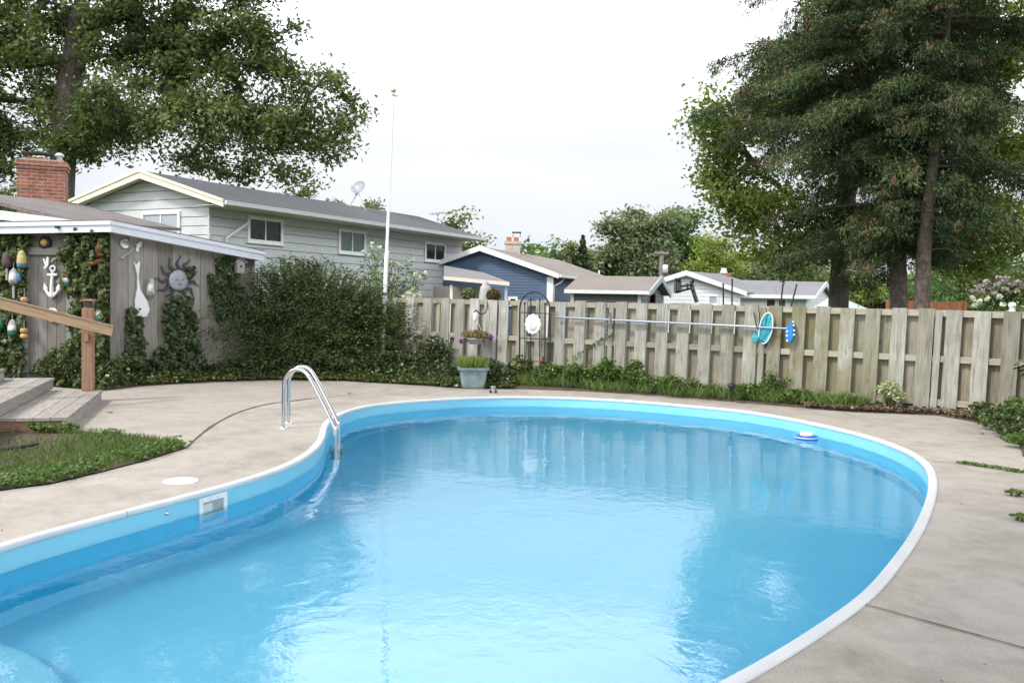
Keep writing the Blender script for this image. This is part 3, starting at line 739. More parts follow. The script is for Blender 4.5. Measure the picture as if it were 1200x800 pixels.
# vent pipe and dish on the roof
rv = V(482, 262, Kr-gS*.8, dS); mb = MB(); mb.tube([rv-Vector((0,0,.5)), rv+Vector((0,0,.35))], .05, 8); mb.build('vent_pipe', dark, roof_o)
dsh = V(410, 245, Kr-gS*.3, dS)
dish = thing('satellite_dish', dsh, 'grey satellite dish on the charcoal roof ridge', 'satellite dish')
sc = 1/PM(dsh.y); hd = dsh+Vector((11*sc, -.1, 24*sc))
mb = MB(); mb.tube([dsh-Vector((0,0,.25)), dsh+Vector((0,0,.2)), hd-Vector((.1,0,.25)), hd], .045, 8); mb.tube([dsh+Vector((.9,0,-.3)), hd-Vector((.1,0,.1))], .015, 6); mb.build('mast', gutter, dish)
Md = Matrix.Rotation(R(62), 3, 'X') @ Matrix.Rotation(R(0), 3, 'Y'); Md = Matrix.Rotation(R(-28), 3, 'Z') @ Md
mb = MB(); mb.lathe([(0,.0),(.15,.012),(.3,.045),(.40,.09),(.415,.10),(.40,.075),(.3,.03),(.15,-.005),(0,-.015)], hd, 28, M=Md @ Matrix.Diagonal((1,.88,1)))
mb.build('reflector', plain('dish grey', (.34,.37,.42), .5), dish)
mb = MB(); e0 = hd+Md @ Vector((0,-.36,.0)); e1 = hd+Md @ Vector((.1,-.28,.62)); mb.tube([hd-Vector((0,0,.3)), e0, e1], .02, 6); mb.box(e1, (.12,.1,.12)); mb.build('feed_arm', gutter, dish)
# TV antenna behind
an = thing('tv_antenna', P(513, 275, 52), 'thin television antenna above the end of the charcoal roof', 'antenna')
mb = MB(); a = P(513, 250, 52); mb.tube([P(513, 290, 52), a], .03, 6); mb.build('mast', gutter, an)
mb = MB(); b0, b1 = P(504, 251, 52), P(522.5, 248.5, 52); mb.tube([b0, b1], .03, 5)
for q in range(5): c = b0.lerp(b1, .08+q*.21); mb.tube([c-Vector((.1,.5,0)), c+Vector((.1,.5,0))], .015, 4)
mb.build('boom', gutter, an)

# ---- shed (grey boards) with its two walls
S0 = G(131, 452, 0); S0 = V(131, 400, (S0.x, 17.1), (1,0)); S0.z = 0
S1 = P(294, 400, 19.3); S1.z = 0
dW = u2(S0, S1); nW = front(dW)
SB = P(-60, 400, 17.55); SB.z = 0; dB = u2(SB, S0); nB = front(dB)
shed = thing('shed', S0, 'weathered grey board shed with white fascia hung with nautical ornaments', 'shed')
zt0 = V(131, 269, S0, dW).z; zt1 = V(294, 300, S0, dW).z
def boards(mb, A, B, z0, zt, w=.2, gap=.012, th=.03):
    A = Vector((A[0], A[1], 0)); B = Vector((B[0], B[1], 0)); d = (B-A); L = d.length; d.normalize(); n = front(d); k = max(1, int(L/w)); w = L/k
    for i in range(k):
        a = A+d*(i*w+gap/2); b = A+d*((i+1)*w-gap/2); h0, h1 = zt(i/k), zt((i+1)/k); t = random.uniform(0, .006)
        mb.prism([a+Vector((0,0,z0)), b+Vector((0,0,z0)), b+Vector((0,0,h1)), a+Vector((0,0,h0))], n*(th+t))
        mb.quad(a-d*gap+Vector((0,0,z0)), a+Vector((0,0,z0)), a+Vector((0,0,h0)), a-d*gap+Vector((0,0,h0)), r=0)
mb = MB(); boards(mb, S0, S1, 0, lambda s: zt0+(zt1-zt0)*s, .27, .008)
dx0, dx1 = V(35, 400, SB, dB), V(88, 400, SB, dB)
sb_z = V(60, 268, SB, dB).z
for a, b in ((SB, dx0), (dx1, S0)): boards(mb, a, b, 0, lambda s: sb_z, .27, .008)
dtop = V(60, 296, SB, dB).z; 
mb.prism([Vector((dx0.x,dx0.y,dtop)), Vector((dx1.x,dx1.y,dtop)), Vector((dx1.x,dx1.y,sb_z)), Vector((dx0.x,dx0.y,sb_z))], nB*.03)
# remaining walls (behind)
bb = S1 - nW*3.2; cb = SB - nB*4.5
mb.prism([S1, bb, bb+Vector((0,0,zt1)), S1+Vector((0,0,zt1))], dW*-.03)
mb.prism([bb, cb, cb+Vector((0,0,zt1)), bb+Vector((0,0,zt1))], nW*.03)
mb.build('wall', shed_wood, shed)
mb = MB(); mb.box(S0+Vector((0,0,zt0/2))+nW*.03+nB*.03, (.09,.09,zt0), rot=math.atan2(dW.y, dW.x)); 
mb.build('corner_board', shed_wood, shed); mb = MB(); cc_ = V(296, 400, S0, dW); mb.box(S1+Vector((0,0,zt1/2))+nW*.03, (.07,.09,zt1), rot=math.atan2(dW.y, dW.x)); mb.build('corner_board', shed_wood, shed)
# door
mb = MB(); dd = Vector((dx1.x-dx0.x, dx1.y-dx0.y, 0)); Ld = dd.length; dd.normalize(); Dz = V(40, 436, SB, dB).z
MD = Matrix((dd, -nB, Vector((0,0,1)))).transposed()
k = 5
for i in range(k): mb.box(Vector((dx0.x,dx0.y,0))+dd*((i+.5)*Ld/k)+nB*.0+Vector((0,0,(dtop+Dz)/2)), (Ld/k-.008, .03, dtop-Dz), M=MD)
door = mb.build('door', door_gray, shed)
mb = MB()
for s in (-.04, Ld+.04): mb.box(Vector((dx0.x,dx0.y,0))+dd*s+nB*.05+Vector((0,0,(dtop+Dz)/2+.03)), (.13,.09,dtop-Dz+.06), M=MD)
mb.box(Vector((dx0.x,dx0.y,0))+dd*Ld/2+nB*.048+Vector((0,0,dtop+.02)), (Ld-.052,.086,.13), M=MD)
mb.build('door_frame', trim_gray, shed)
# roof of the shed: fascia line flat on the left, falling to the right
ov = .35
fz = .19
F0 = V(-60, 263, SB, dB, ov); F1 = V(130, 259.5, SB, dB, ov); F2 = V(310, 295.5, S0, dW, ov)
mb = MB()
def fascia(a, b, h, n, th=.04, lip=True):
    mb.prism([a, b, b-Vector((0,0,h)), a-Vector((0,0,h))], -n*th)
    if lip: mb.prism([a+Vector((0,0,.012)), b+Vector((0,0,.012)), b-Vector((0,0,.06)), a-Vector((0,0,.06))], n*.03)
fascia(F0, F1, fz, nB); fascia(F1, F2, fz, nW)
mb.build('fascia', fascia_white, shed)
mb = MB(); back1 = F2-nW*4.2-Vector((0,0,.1)); back0 = F1-nB*5-Vector((0,0,.1)); backL = F0-nB*5-Vector((0,0,.1))
e_ = Vector((0,0,.014))
for poly in ([F0+e_, F1+e_, back0, backL], [F1+e_, F2+e_, back1, back0]):
    mb.prism(poly, Vector((0,0,.025)))
mb.build('roof', roof_shed, shed)
mb = MB()
for a, b, n in ((F0, F1, nB), (F1, F2, nW)):
    z = Vector((0,0,-fz+.03)); mb.prism([a+z-n*.045, b+z-n*.045, b+z-n*(ov+.1), a+z-n*(ov+.1)], Vector((0,0,-.015)))
mb.build('soffit', plain('white soffit', (.55,.56,.58), .6), shed)

# ---- low roof of the home itself at the far left, with white fascia
hl = thing('low_brown_house', P(-40, 262, 20)*1.0, 'low house roof with taupe shingles and white fascia behind the shed at left', 'house')
a0, a1 = P(-70, 233, 19.5), P(101, 261, 19.5)     # fascia top line falls right
mb = MB(); r0_, r1_ = P(-70, 222, 23), P(20, 240, 23)
b0 = P(-70, 238, 19.5); b1 = P(92, 260, 19.5)
mb.prism([P(-70, 220, 19.4), P(92, 258.5, 19.4), P(92, 258.5, 19.4)+Vector((0,6,.35)), P(-70, 220, 19.4)+Vector((0,6,.35))], Vector((0,0,-.08)))
mb.build('roof', roof_shed, hl)
mb = MB(); mb.prism([P(-70, 236, 19.3), P(0, 246.5, 19.3), P(93, 258.6, 19.3), P(93, 261, 19.3), P(30, 260.8, 19.3), P(0, 257.5, 19.3), P(-70, 250, 19.3)], Vector((0,.05,0)))
mb.build('fascia', fascia_white, hl)
mb = MB(); w0, w1 = P(-70, 400, 20.0), P(85, 400, 20.0)
w0.z = w1.z = 0; mb.prism([w0, w1, w1+Vector((0,0,3.15)), w0+Vector((0,0,3.2))], Vector((0,4,0)))
mb.build('wall', graysid, hl)

# ---- brick chimney
cz = P(47, 190, 24)
ch = thing('brick_chimney', (cz.x, 24.3, 0), 'tall red brick chimney with metal cap beside the cream gable', 'chimney')
x0, x1, x2 = P(13, 220, 24).x, P(62, 220, 24).x, P(80, 220, 24.9).x
th = R(14); zt_ = P(40, 196, 24).z
Mc = Matrix.Rotation(R(21), 3, 'Z'); w_c = (x2-x0); cc = Vector(((x0+x2)/2, 24.6, 0))
sx, sy = 1.16, .72
mb = MB(); mb.box(cc+Vector((0,0,(zt_-.0)/2)), (sx, sy, zt_), M=Mc, r=0); stack = mb.build('stack', brick_red, ch)
mb = MB()
for q, (g_, h0, h1) in enumerate(((.06, zt_-.02, zt_+.07), (.12, zt_+.07, zt_+.15), (.07, zt_+.15, zt_+.21))):
    mb.box(cc+Vector((0,0,(h0+h1)/2)), (sx+g_, sy+g_, h1-h0), M=Mc, r=.3)
mb.build('corbel', brick_red, ch)
mb = MB(); mb.box(cc+Vector((0,0,zt_+.235)), (sx-.1, sy-.1, .05), M=Mc); mb.box(cc+Mc @ Vector((-.15,0,0))+Vector((0,0,zt_+.29)), (.36,.34,.07), M=Mc, mi=1); mb.build('crown_mortar', [plain('mortar', (.42,.36,.28), .9), terracotta], ch)
mb = MB(); c0 = cc+Mc @ Vector((-.12,0,0))+Vector((0,0,zt_+.38))
for sx_ in (-.22,.22):
    for sy_ in (-.18,.18): mb.tube([c0+Mc @ Vector((sx_,sy_,-.1)), c0+Mc @ Vector((sx_,sy_,.04))], .012, 5)
pl = [(-.36,-.24),(.36,-.24),(.36,.24),(-.36,.24)]
mb.prism([c0+Mc @ Vector((x, y, .03+.04*(1-abs(x)/.36))) for x, y in ((-.38,-.26),(0,-.26),(.38,-.26),(.38,.26),(0,.26),(-.38,.26))], Vector((0,0,.02)))
mb.build('cap', plain('rusty metal', (.05,.035,.03), .7), ch)
mb = MB(); c1 = cc+Mc @ Vector((.40,0,0))+Vector((0,0,zt_+.21)); mb.lathe([(.075,0),(.075,.18),(.11,.19),(.11,.24),(.06,.28),(0,.29)], c1, 14); mb.build('flue_pipe', gutter, ch)

# ---- blue house
Yb = 46.0
cB = P(645, 340, Yb); cB.z = 0
dBl = Vector((.36, .933, 0)).normalized(); gBl = Vector((-.95, .312, 0)).normalized()
bh = thing('blue_house', cB, 'blue sided house with white rake trim and brown shingle roof', 'house')
rB = cB-dBl*.4
Kb = V(562.5, 288.5, rB, gBl); Rb = V(655, 321.5, rB, gBl); tk = (Kb-rB).xy.dot(gBl.xy); 
Rt = (Vector((Rb.x, Rb.y, 0))-Vector((Kb.x, Kb.y, 0))).length
Lb = Vector((Kb.x, Kb.y, 0))+gBl*Rt; Lb.z = Rb.z
mb = MB(); offb = dBl*13.0
roof_slab(mb, Rb, Rb+offb, Kb+offb, Kb, .10); roof_slab(mb, Lb, Lb+offb, Kb+offb, Kb, .10)
rfb = mb.build('roof', roof_brown, bh)
wlb = cB+gBl*(2*Rt-.9)
def zb(p_, ins=.14):
    t = (Vector((p_.x, p_.y, 0))-rB).dot(gBl); tk_ = (Vector((Kb.x,Kb.y,0))-rB).dot(gBl)
    return Kb.z-(Kb.z-Rb.z)*abs(t-tk_)/Rt-ins
mb = MB(); laps(mb, wlb, cB, 0, lambda s: zb(wlb.lerp(cB, s)), .15, th=.018); eB = cB+dBl*12.4; laps(mb, cB, eB, 0, lambda s: Rb.z-.1, .15, th=.018)
bk2 = eB+gBl*(2*Rt-.9); mb.quad(wlb, bk2, bk2+Vector((0,0,Rb.z-.1)), wlb+Vector((0,0,Rb.z-.1))); mb.quad(eB, bk2, bk2+Vector((0,0,Rb.z-.1)), eB+Vector((0,0,Rb.z-.1)))
mb.build('wall', bluesid, bh)
mb = MB(); nv = -dBl
for e in (Rb, Lb): mb.prism([e+Vector((0,0,.04)), Kb+Vector((0,0,.04)), Kb-Vector((0,0,.24)), e-Vector((0,0,.2))], nv*.06)
for e in (Rb, Lb): mb.prism([e-Vector((0,0,.14)), Kb-Vector((0,0,.14)), Kb-Vector((0,0,.14))+dBl*.39, e-Vector((0,0,.14))+dBl*.39], Vector((0,0,-.02)))
mb.build('rake_board', white, bh)
mb = MB(); mb.box(cB+Vector((0,0,(Rb.z-.1)/2))+nv*.03, (.32,.14,Rb.z-.15), rot=math.atan2(gBl.y, gBl.x)); mb.build('corner_board', white, bh)
mb = MB(); o2 = gBl*-.06; mb.prism([Rb+o2*.2, Rb+o2*2.2, Rb+o2*1.8-Vector((0,0,.14)), Rb+o2*.2-Vector((0,0,.14))], offb); gb_ = mb.build('gutter', white, bh)
mb = MB(); mb.tube([V(661, 326, cB, dBl, .3), V(657, 331, cB, dBl, .25), V(649, 335, cB, dBl, .10), V(649, 360, cB, dBl, .10)], .05, 6); mb.build('downspout', white, gb_)
win_px(bh, 596, 347.5, 607, 358, cB, gBl, bars=0, fw_=.12)
rv = V(702, 322, (Kb+Rb)/2, dBl); mb = MB(); mb.tube([rv-Vector((0,0,.5)), rv+Vector((0,0,.3))], .06, 8); mb.build('vent_pipe', white, rfb)
# its whitish chimney behind the ridge
cw = P(601, 290, 51); cw.z = 0
c2 = thing('pale_brick_chimney', cw, 'pale brick chimney with two terracotta flues above the brown roof', 'chimney')
zt2 = P(601, 285.5, 51).z
mb = MB(); mb.box(cw+Vector((0,0,zt2/2)), (.82,.7,zt2), r=0); mb.box(cw+Vector((0,0,zt2+.03)), (.95,.82,.14), r=0); mb.build('stack', brick_white, c2)
mb = MB()
for s in (-.22,.18): mb = MB(); mb.box(cw+Vector((s,0,zt2+.22)), (.28,.3,.26)); mb.build('flue', terracotta, c2)
mb = MB(); mb.box(cw+Vector((.2,0,zt2+.62)), (.5,.5,.05)); 
for s in (0,.4): mb.box(cw+Vector((s,-.1,zt2+.47)), (.03,.03,.28))
mb.build('cap', dark, c2)
# garage wing in front, ridge nearly square to the view
gw = thing('grey_garage', P(715, 400, 42).xy.to_3d(), 'low grey garage with brown shingle roof in front of the blue house', 'garage')
e0, e1 = P(661, 339.5, 41), P(761, 340.5, 41.0); k0, k1 = P(679, 323, 44.5), P(774.5, 324, 44.5)
e1.z = e0.z = (e0.z+e1.z)/2; k1.z = k0.z = (k0.z+k1.z)/2
h0, h1 = k0*2-e0, k1*2-e1; h0.z = h1.z = e0.z
mb = MB(); roof_slab(mb, e0, e1, k1, k0, .1); roof_slab(mb, h0, h1, k1, k0, .1); mb.build('roof', roof_brown, gw)
mb = MB(); mb.prism([e0+Vector((0,-.03,.0)), e1+Vector((0,-.03,.0)), e1-Vector((0,.03,.16)), e0-Vector((0,.03,.16))], Vector((0,-.05,0)))
mb.build('fascia', white, gw)
mb = MB(); sd_ = (e1-e0).normalized()
for e in (e1, h1): mb.prism([e+Vector((0,0,.04)), k1+Vector((0,0,.04)), k1-Vector((0,0,.24)), e-Vector((0,0,.2))], sd_*.08)
mb.build('rake_board', plain('grey trim', (.36,.42,.43), .6), gw)
g0, g1, g2, g3 = [Vector((q.x, q.y, 0)) for q in (e0+Vector((.4,.4,0)), e1+Vector((-.4,.4,0)), h1+Vector((-.4,-.4,0)), h0+Vector((.4,-.4,0)))]
zt3 = e0.z-.08
mb = MB(); laps(mb, g0, g1, 0, lambda s: zt3, .2); laps(mb, g1, g2, 0, lambda s: zt3+(k1.z-e0.z-.1)*(1-abs(2*s-1)), .2, n=sd_)
mb.quad(g0, g3, g3+Vector((0,0,zt3)), g0+Vector((0,0,zt3)))
mb.build('wall', graysid, gw)
mb = MB(); 
for q in (g0, g1): mb = MB(); mb.box(q+Vector((0,-.02,zt3/2)), (.14,.1,zt3)); mb.build('corner_board', white, gw)
gm = g1.lerp(g2, .5); mb = MB(); mb.box(gm+sd_*.03+Vector((0,0,zt3-.35)), (.06, 1.5, .7), rot=math.atan2(sd_.y, sd_.x)); mb.build('dark_opening', dark, gw)
# patio cover at the left of the blue house
pc = thing('patio_cover', P(565, 400, 41).xy.to_3d(), 'low patio roof with white edge against the blue wall', 'patio cover')
e0, e1 = P(520, 323.5, 39.5), P(597, 330.5, 39.5); k0, k1 = P(520, 311, 43.5), P(566, 319, 43.5)
mb = MB(); mb.prism([e0, e1, k1, k0], Vector((0,0,-.07))); mb.build('roof', roof_gray, pc)
mb = MB(); mb.prism([e0-Vector((0,0,.0)), e1-Vector((0,0,.0)), e1-Vector((0,0,.16)), e0-Vector((0,0,.16))], Vector((0,-.06,0))); mb.build('fascia', cream, pc)
mb = MB()
for q in (P(528, 400, 39.9), P(592, 400, 39.9)): q.z = 0; mb = MB(); mb.beam(q, q+Vector((0,0,2.5)), .12, .12, upv=(0,1,0)); mb.build('post', white, pc)
mb = MB(); q = P(556, 400, 43); q.z = 0; mb.box(q+Vector((-.8,.2,1.25)), (2.4,.1,2.5)); mb.build('back_wall', plain('taupe wall', (.28,.25,.22), .8), pc)

# closed patio umbrella and two clipped balls behind the fence
uY = 37.0; ub = P(568, 400, uY); ub.z = 0
um = thing('closed_umbrella', ub, 'closed pale grey patio umbrella standing behind the fence', 'umbrella')
zt4 = P(565, 328, uY).z
mb = MB(); mb.tube([ub, ub+Vector((0,0,zt4-.1))], .03, 8); mb.build('pole', alu, um)
mb = MB(); prof = []
n = 20; vs = []; prof = [(.05, zt4-1.95), (.29, zt4-1.9), (.27, zt4-1.2), (.24, zt4-.75), (.20, zt4-.36), (.165, zt4-.24), (.12, zt4-.22), (.13, zt4-.13), (.02, zt4)]
for r_, z in prof:
    for j in range(n): a = 2*pi*j/n; rr = r_*(1+.13*cos(a*10)); vs.append(ub+Vector((rr*cos(a), rr*sin(a), z)))
mb.add(vs, [(i*n+j, i*n+(j+1) % n, (i+1)*n+(j+1) % n, (i+1)*n+j) for i in range(len(prof)-1) for j in range(n)], 0, .5, True)
mb.build('canopy', plain('umbrella cloth', (.47,.46,.47), .9), um)
for px, py, m_, lb in ((548.5, 345, far_pale, 'round pale topiary ball beside the closed umbrella'), (578.5, 346, leafmat('brown topiary', [(.12,.08,.04), (.22,.16,.09), (.3,.25,.15)]), 'round brownish topiary ball right of the closed umbrella')):
    q = P(px, py, 36); b0 = Vector((q.x, q.y, 0)); t = thing('topiary', b0, lb, 'topiary', 'topiary balls behind the fence')
    mb = MB(); mb.tube([b0, q], .04, 6); mb.build('trunk', bark, t)
    leaves('crown', blob(q, (.30,.30,.26), 1500, .2), .09, m_, t)

# ---- white house
Yw = 62.0
wh = thing('white_house', P(860, 400, Yw).xy.to_3d(), 'white house with grey shingle roof seen over the middle of the fence', 'house')
cW = P(873, 345, Yw-1); gW = Vector((-1, .10, 0)).normalized(); dWh = Vector((.62, .78, 0)).normalized()
rW = Vector((cW.x, cW.y, 0))
Kw = V(804, 317.5, rW, gW); Rw = V(875, 342.5, rW, gW); Rtw = (Rw-Kw).xy.length; Lw = Vector((Kw.x, Kw.y, 0))+gW*Rtw; Lw.z = Rw.z
mb = MB(); ofw = dWh*6
roof_slab(mb, Rw, Rw+ofw, Kw+ofw, Kw, .12); roof_slab(mb, Lw, Lw+ofw, Kw+ofw, Kw, .12)
# lower wing
e0, e1, k1, k0 = P(866, 345, 61.5), P(956, 346.5, 61.5), P(968, 330.5, 65.5), P(842, 327.5, 65.5)
roof_slab(mb, e0, e1, k1, k0, .12); h1 = k1*2-e1; h1.z = e1.z; h0 = k0*2-e0; h0.z = e0.z; roof_slab(mb, h0, h1, k1, k0, .12)
rfw = mb.build('roof', roof_gray, wh)
mb = MB(); wA = rW+dWh*.5+gW*.5; wB = wA+gW*(2*Rtw-1.0)
def zw(p_):
    t = (Vector((p_.x, p_.y, 0))-rW).dot(gW); return Kw.z-(Kw.z-Rw.z)*abs(t-Rtw)/Rtw-.16
laps(mb, wB, wA, 0, lambda s: zw(wB.lerp(wA, s)), .25, th=.012)
w0, w1, w2 = Vector((e0.x-.6, e0.y+.6, 0)), Vector((e1.x-.5, e1.y+.6, 0)), Vector((h1.x-.5, h1.y-.6, 0)); sdw = Vector((e1.x-e0.x, e1.y-e0.y, 0)).normalized()
laps(mb, w0, w1, 0, lambda s: e0.z-.1, .25, th=.012); laps(mb, w1, w2, 0, lambda s: e0.z-.1+(k1.z-e1.z)*(1-abs(2*s-1)), .25, n=sdw, th=.012)
mb.build('wall', whitesid, wh)
mb = MB()
for e in (Rw, Lw): mb.prism([e+Vector((0,0,.05)), Kw+Vector((0,0,.05)), Kw-Vector((0,0,.3)), e-Vector((0,0,.25))], Vector((0,-.08,0)))
mb.prism([e0+Vector((0,-.02,.02)), e1+Vector((0,-.02,.02)), e1-Vector((0,.02,.22)), e0-Vector((0,.02,.22))], Vector((0,-.08,0)))
for e in (e1, h1): mb.prism([e+Vector((0,0,.05)), k1+Vector((0,0,.05)), k1-Vector((0,0,.28)), e-Vector((0,0,.22))], sdw*.08)
mb.build('fascia', white, wh)
win_px(wh, 829.5, 345.5, 841.5, 357, wA, gW, gl=blind, bars=0, fw_=.1)
for x0_, x1_, g_ in ((897, 909, dark), (911, 921, plain('green door', (.05,.11,.06), .5)), (927, 945, blind)):
    win_px(wh, x0_, 350, x1_, 362, w0, sdw, gl=g_, bars=0 if g_ is not blind else 1, fw_=.08)
cwp = P(848, 325, 66); cwp.z = 0; ch3 = thing('small_brick_chimney', cwp, 'small red brick chimney on the grey roof of the white house', 'chimney')
zt5 = P(848, 320, 66).z; mb = MB(); mb.box(cwp+Vector((0,0,zt5/2)), (.8,.7,zt5)); mb.box(cwp+Vector((0,0,zt5-.1)), (.92,.82,.2)); mb.build('stack', brick_red, ch3)
mb = MB(); mb.lathe([(.28,0),(.2,.25),(.2,.35),(0,.36)], cwp+Vector((0,0,zt5)), 10); mb.build('flue', gutter, ch3)
# wall bracket with backboard seen edge-on, dark posts
bk = thing('basketball_backboard', P(800, 338, 60.5), 'black basketball backboard on a folding arm at the white gable', 'basketball hoop')
Yk = 60.0
def seg(mb, x0, y0, x1, y1, r_, Y=Yk): mb.tube([P(x0, y0, Y), P(x1, y1, Y-.3)], r_, 6)
mb = MB()
for a in ((791.5,327,791.5,342.5), (797,327.5,797,341.5), (791.5,327,797,327.5), (791.5,342.5,797,341.5), (794.2,328,794.2,341)): seg(mb, *a, .09)
mb.build('mounting_frame', black, bk)
mb = MB()
for a in ((797,336,811,333), (797,341,810,338), (809,330,812,340), (811,333,813,327), (805,332.5,806,339)): seg(mb, *a, .08)
mb.build('arm', black, bk)
mb = MB(); seg(mb, 810,333,816.5,354, .14); seg(mb, 812.5,334,813.5,347,.08); mb.build('board_edge', black, bk)
for i, (x0_, y0_, x1_, y1_, lb) in enumerate(((847.5,333,847.5,362,'thin grey post left of the black pole at the white house'), (858,328,857.5,362,'tall black pole at the right rake of the white house'), (917.5,334,915,362,'thin black pole before the dark door of the white house'), (933.5,334,928,362,'leaning black pole at the right of the white house door'))):
    mb = MB(); a, b = P(x0_, y0_, 57), P(x1_, y1_, 57); b = a+(b-a)*3.0; b.z = 0
    mb.tube([b, a], .05, 6); mb.tube([a, a+Vector((0,0,.06))], .07, 6)
    tag(mb.build('pole', black, None, pos=b), lb, 'pole', 'poles before the white house')

# utility pole
upb = P(773, 400, 66); upb.z = 0
ut = thing('utility_pole', upb, 'weathered wooden utility pole with crossarm above the garage gable', 'utility pole')
zt6 = P(773, 294, 66).z; mb = MB(); mb.tube([upb, upb+Vector((0,0,zt6))], [.2,.15], 8); mb.build('pole', plain('grey pole wood', (.22,.19,.16), .9), ut)
mb = MB(); mb.box(upb+Vector((0,-.15,zt6-.15)), (1.0,.12,.14)); 
mb.build('crossarm', plain('crossarm wood', (.25,.22,.19), .9), ut)
mb = MB(); mb.lathe([(.0,0),(.2,.02),(.2,.55),(.1,.62),(0,.62)], upb+Vector((.25,-.2,zt6-1.6)), 10); mb.build('transformer', gutter, ut)
mb = MB()
for s in (-.42,-.2,.42): mb = MB(); mb.lathe([(.05,0),(.05,.14),(0,.15)], upb+Vector((s,-.15,zt6-.08)), 6); mb.build('insulator', dark, ut)

# green canopy, orange wooden structure, white finial
gc = P(985, 400, 40); gc.z = 0
cn = thing('garden_canopy', gc, 'pale roofed garden canopy with green sides behind the left trunk', 'canopy tent')
mb = MB(); pk = P(978, 345, 40); cs = [P(950, 362, 38.5), P(1012, 362, 38.5), P(1018, 362, 42), P(956, 362, 42)]
for i in range(4): mb.add([cs[i], cs[(i+1) % 4], pk], [(0,1,2)])
mb.build('roof', plain('canopy cloth', (.50,.60,.58), .7), cn)
mb = MB()
for i in range(4):
    a, b = cs[i], cs[(i+1) % 4]; mb.quad(a, b, b-Vector((0,0,.5)), a-Vector((0,0,.5)))
mb.build('valance', plain('green cloth', (.05,.22,.14), .8), cn)
mb = MB()
for q in cs: mb = MB(); mb.tube([Vector((q.x,q.y,0)), q], .03, 6); mb.build('leg', alu, cn)
osd = thing('orange_fence', P(1085, 400, 30).xy.to_3d(), 'orange stained board fence section beyond the spruce trunks', 'fence')
mb = MB(); a, b = P(1040, 352, 30), P(1130, 352.5, 31)
za = P(1040, 352, 30).z; a.z = b.z = 0; boards(mb, a, b, 0, lambda s: za+.02*sin(9*s), .16, .01, .03)
mb.build('board_panel', wood('orange wood', [(.3,.11,.05), (.42,.17,.08), (.5,.24,.13)]), osd)
mb = MB()
for q in (a, b, a.lerp(b, .5)): mb = MB(); mb.beam(q+Vector((0,-.05,0)), q+Vector((0,-.05,za+.03)), .1, .1, upv=(0,1,0)); mb.build('post', MATS['orange wood'], osd)
fnl = P(1186, 365, 15.2)

# ================================================================= FENCE (shadowbox, boards on both faces of the rails)
def fx(px):                                   # point of the fence line under a picture column (top heights fall slightly to the right)
    s = Vector((0, 19.16, 0)); d = Vector((1, -.65, 0)).normalized(); v = V(px, 400, s, d); return Vector((v.x, v.y, 0))
fd = Vector((1, -.65, 0)).normalized(); fn = front(fd)
FA = fx(446); FZ = fx(1195)+fd*5.0
def ftop(p_): return 1.762-.010*(p_.x+2.3)+ .004*sin(3*p_.x)
def fbot(p_): return .05
cols_px = [452, 512, 580, 715, 892, 1097]     # posts measured in the photograph
posts_p = [fx(q) for q in cols_px] + [fx(1097)+fd*2.44, fx(1097)+fd*4.88]
fence = thing('board_fence', posts_p[0], 'weathered grey shadowbox board fence along the back of the pool', 'fence')
shear = math.tan(R(1.6))                      # the boards lean a little, square to the falling rails
def fboard(mb, s0, w, z0, z1, off_, th=.02, r=None):
    a = posts_p[0]+fd*s0+fn*off_; b = a+fd*w; lean = fd*shear
    zt0_, zt1_ = ftop(a)+z1, ftop(b)+z1
    j = random.uniform(-.02, .014); yj = fn*random.uniform(-.012, .012)
    mb.prism([a+yj+Vector((0,0,z0))+lean*z0, b+yj+Vector((0,0,z0))+lean*z0, b+yj+lean*zt1_+Vector((0,0,zt1_+j)), a+yj+lean*zt0_+Vector((0,0,zt0_+j))], fn*th, r=random.random() if r is None else r)
ss = [(q-posts_p[0]).dot(fd) for q in posts_p]
for i in range(len(ss)-1):
    s0, s1 = ss[i], ss[i+1]; L = s1-s0; k = max(1, round((L-.05)/.425)); p = L/k; w = .235
    mb = MB()
    for j in range(k):
        fboard(mb, s0+j*p+.10, w, .05+random.uniform(-.02,.03), 0, .045)
    if i >= 2: fboard(mb, s0-.055, .10, .06, -.02, .047)
    mb.build('board_panel', fence_wood, fence, bevel=0); mb = MB()
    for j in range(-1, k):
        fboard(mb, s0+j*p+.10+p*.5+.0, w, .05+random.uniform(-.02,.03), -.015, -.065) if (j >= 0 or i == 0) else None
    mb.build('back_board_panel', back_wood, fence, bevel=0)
    for zc, hh in ((-.065, .10), (-.80, .10), (-1.50, .10)):
        mb = MB(); a = posts_p[0]+fd*(s0+.004); b = posts_p[0]+fd*(s1-.004); la = fd*shear*(ftop(a)+zc)
        mb.prism([a+la+Vector((0,0,ftop(a)+zc-hh/2))+fn*.004, b+la+Vector((0,0,ftop(b)+zc-hh/2))+fn*.004, b+la+Vector((0,0,ftop(b)+zc+hh/2))+fn*.004, a+la+Vector((0,0,ftop(a)+zc+hh/2))+fn*.004], fn*.038)
        mb.build('rail', rail_wood, fence)
for q in posts_p:
    mb = MB(); l = fd*shear*1.6; mb.beam(q-fn*.02, q-fn*.02+l+Vector((0,0,ftop(q)-.06)), .085, .07, upv=tuple(fn)); mb.build('post', rail_wood, fence)

def at_fence(px, py, off_=.12): return V(px, py, posts_p[0], fd, off_)

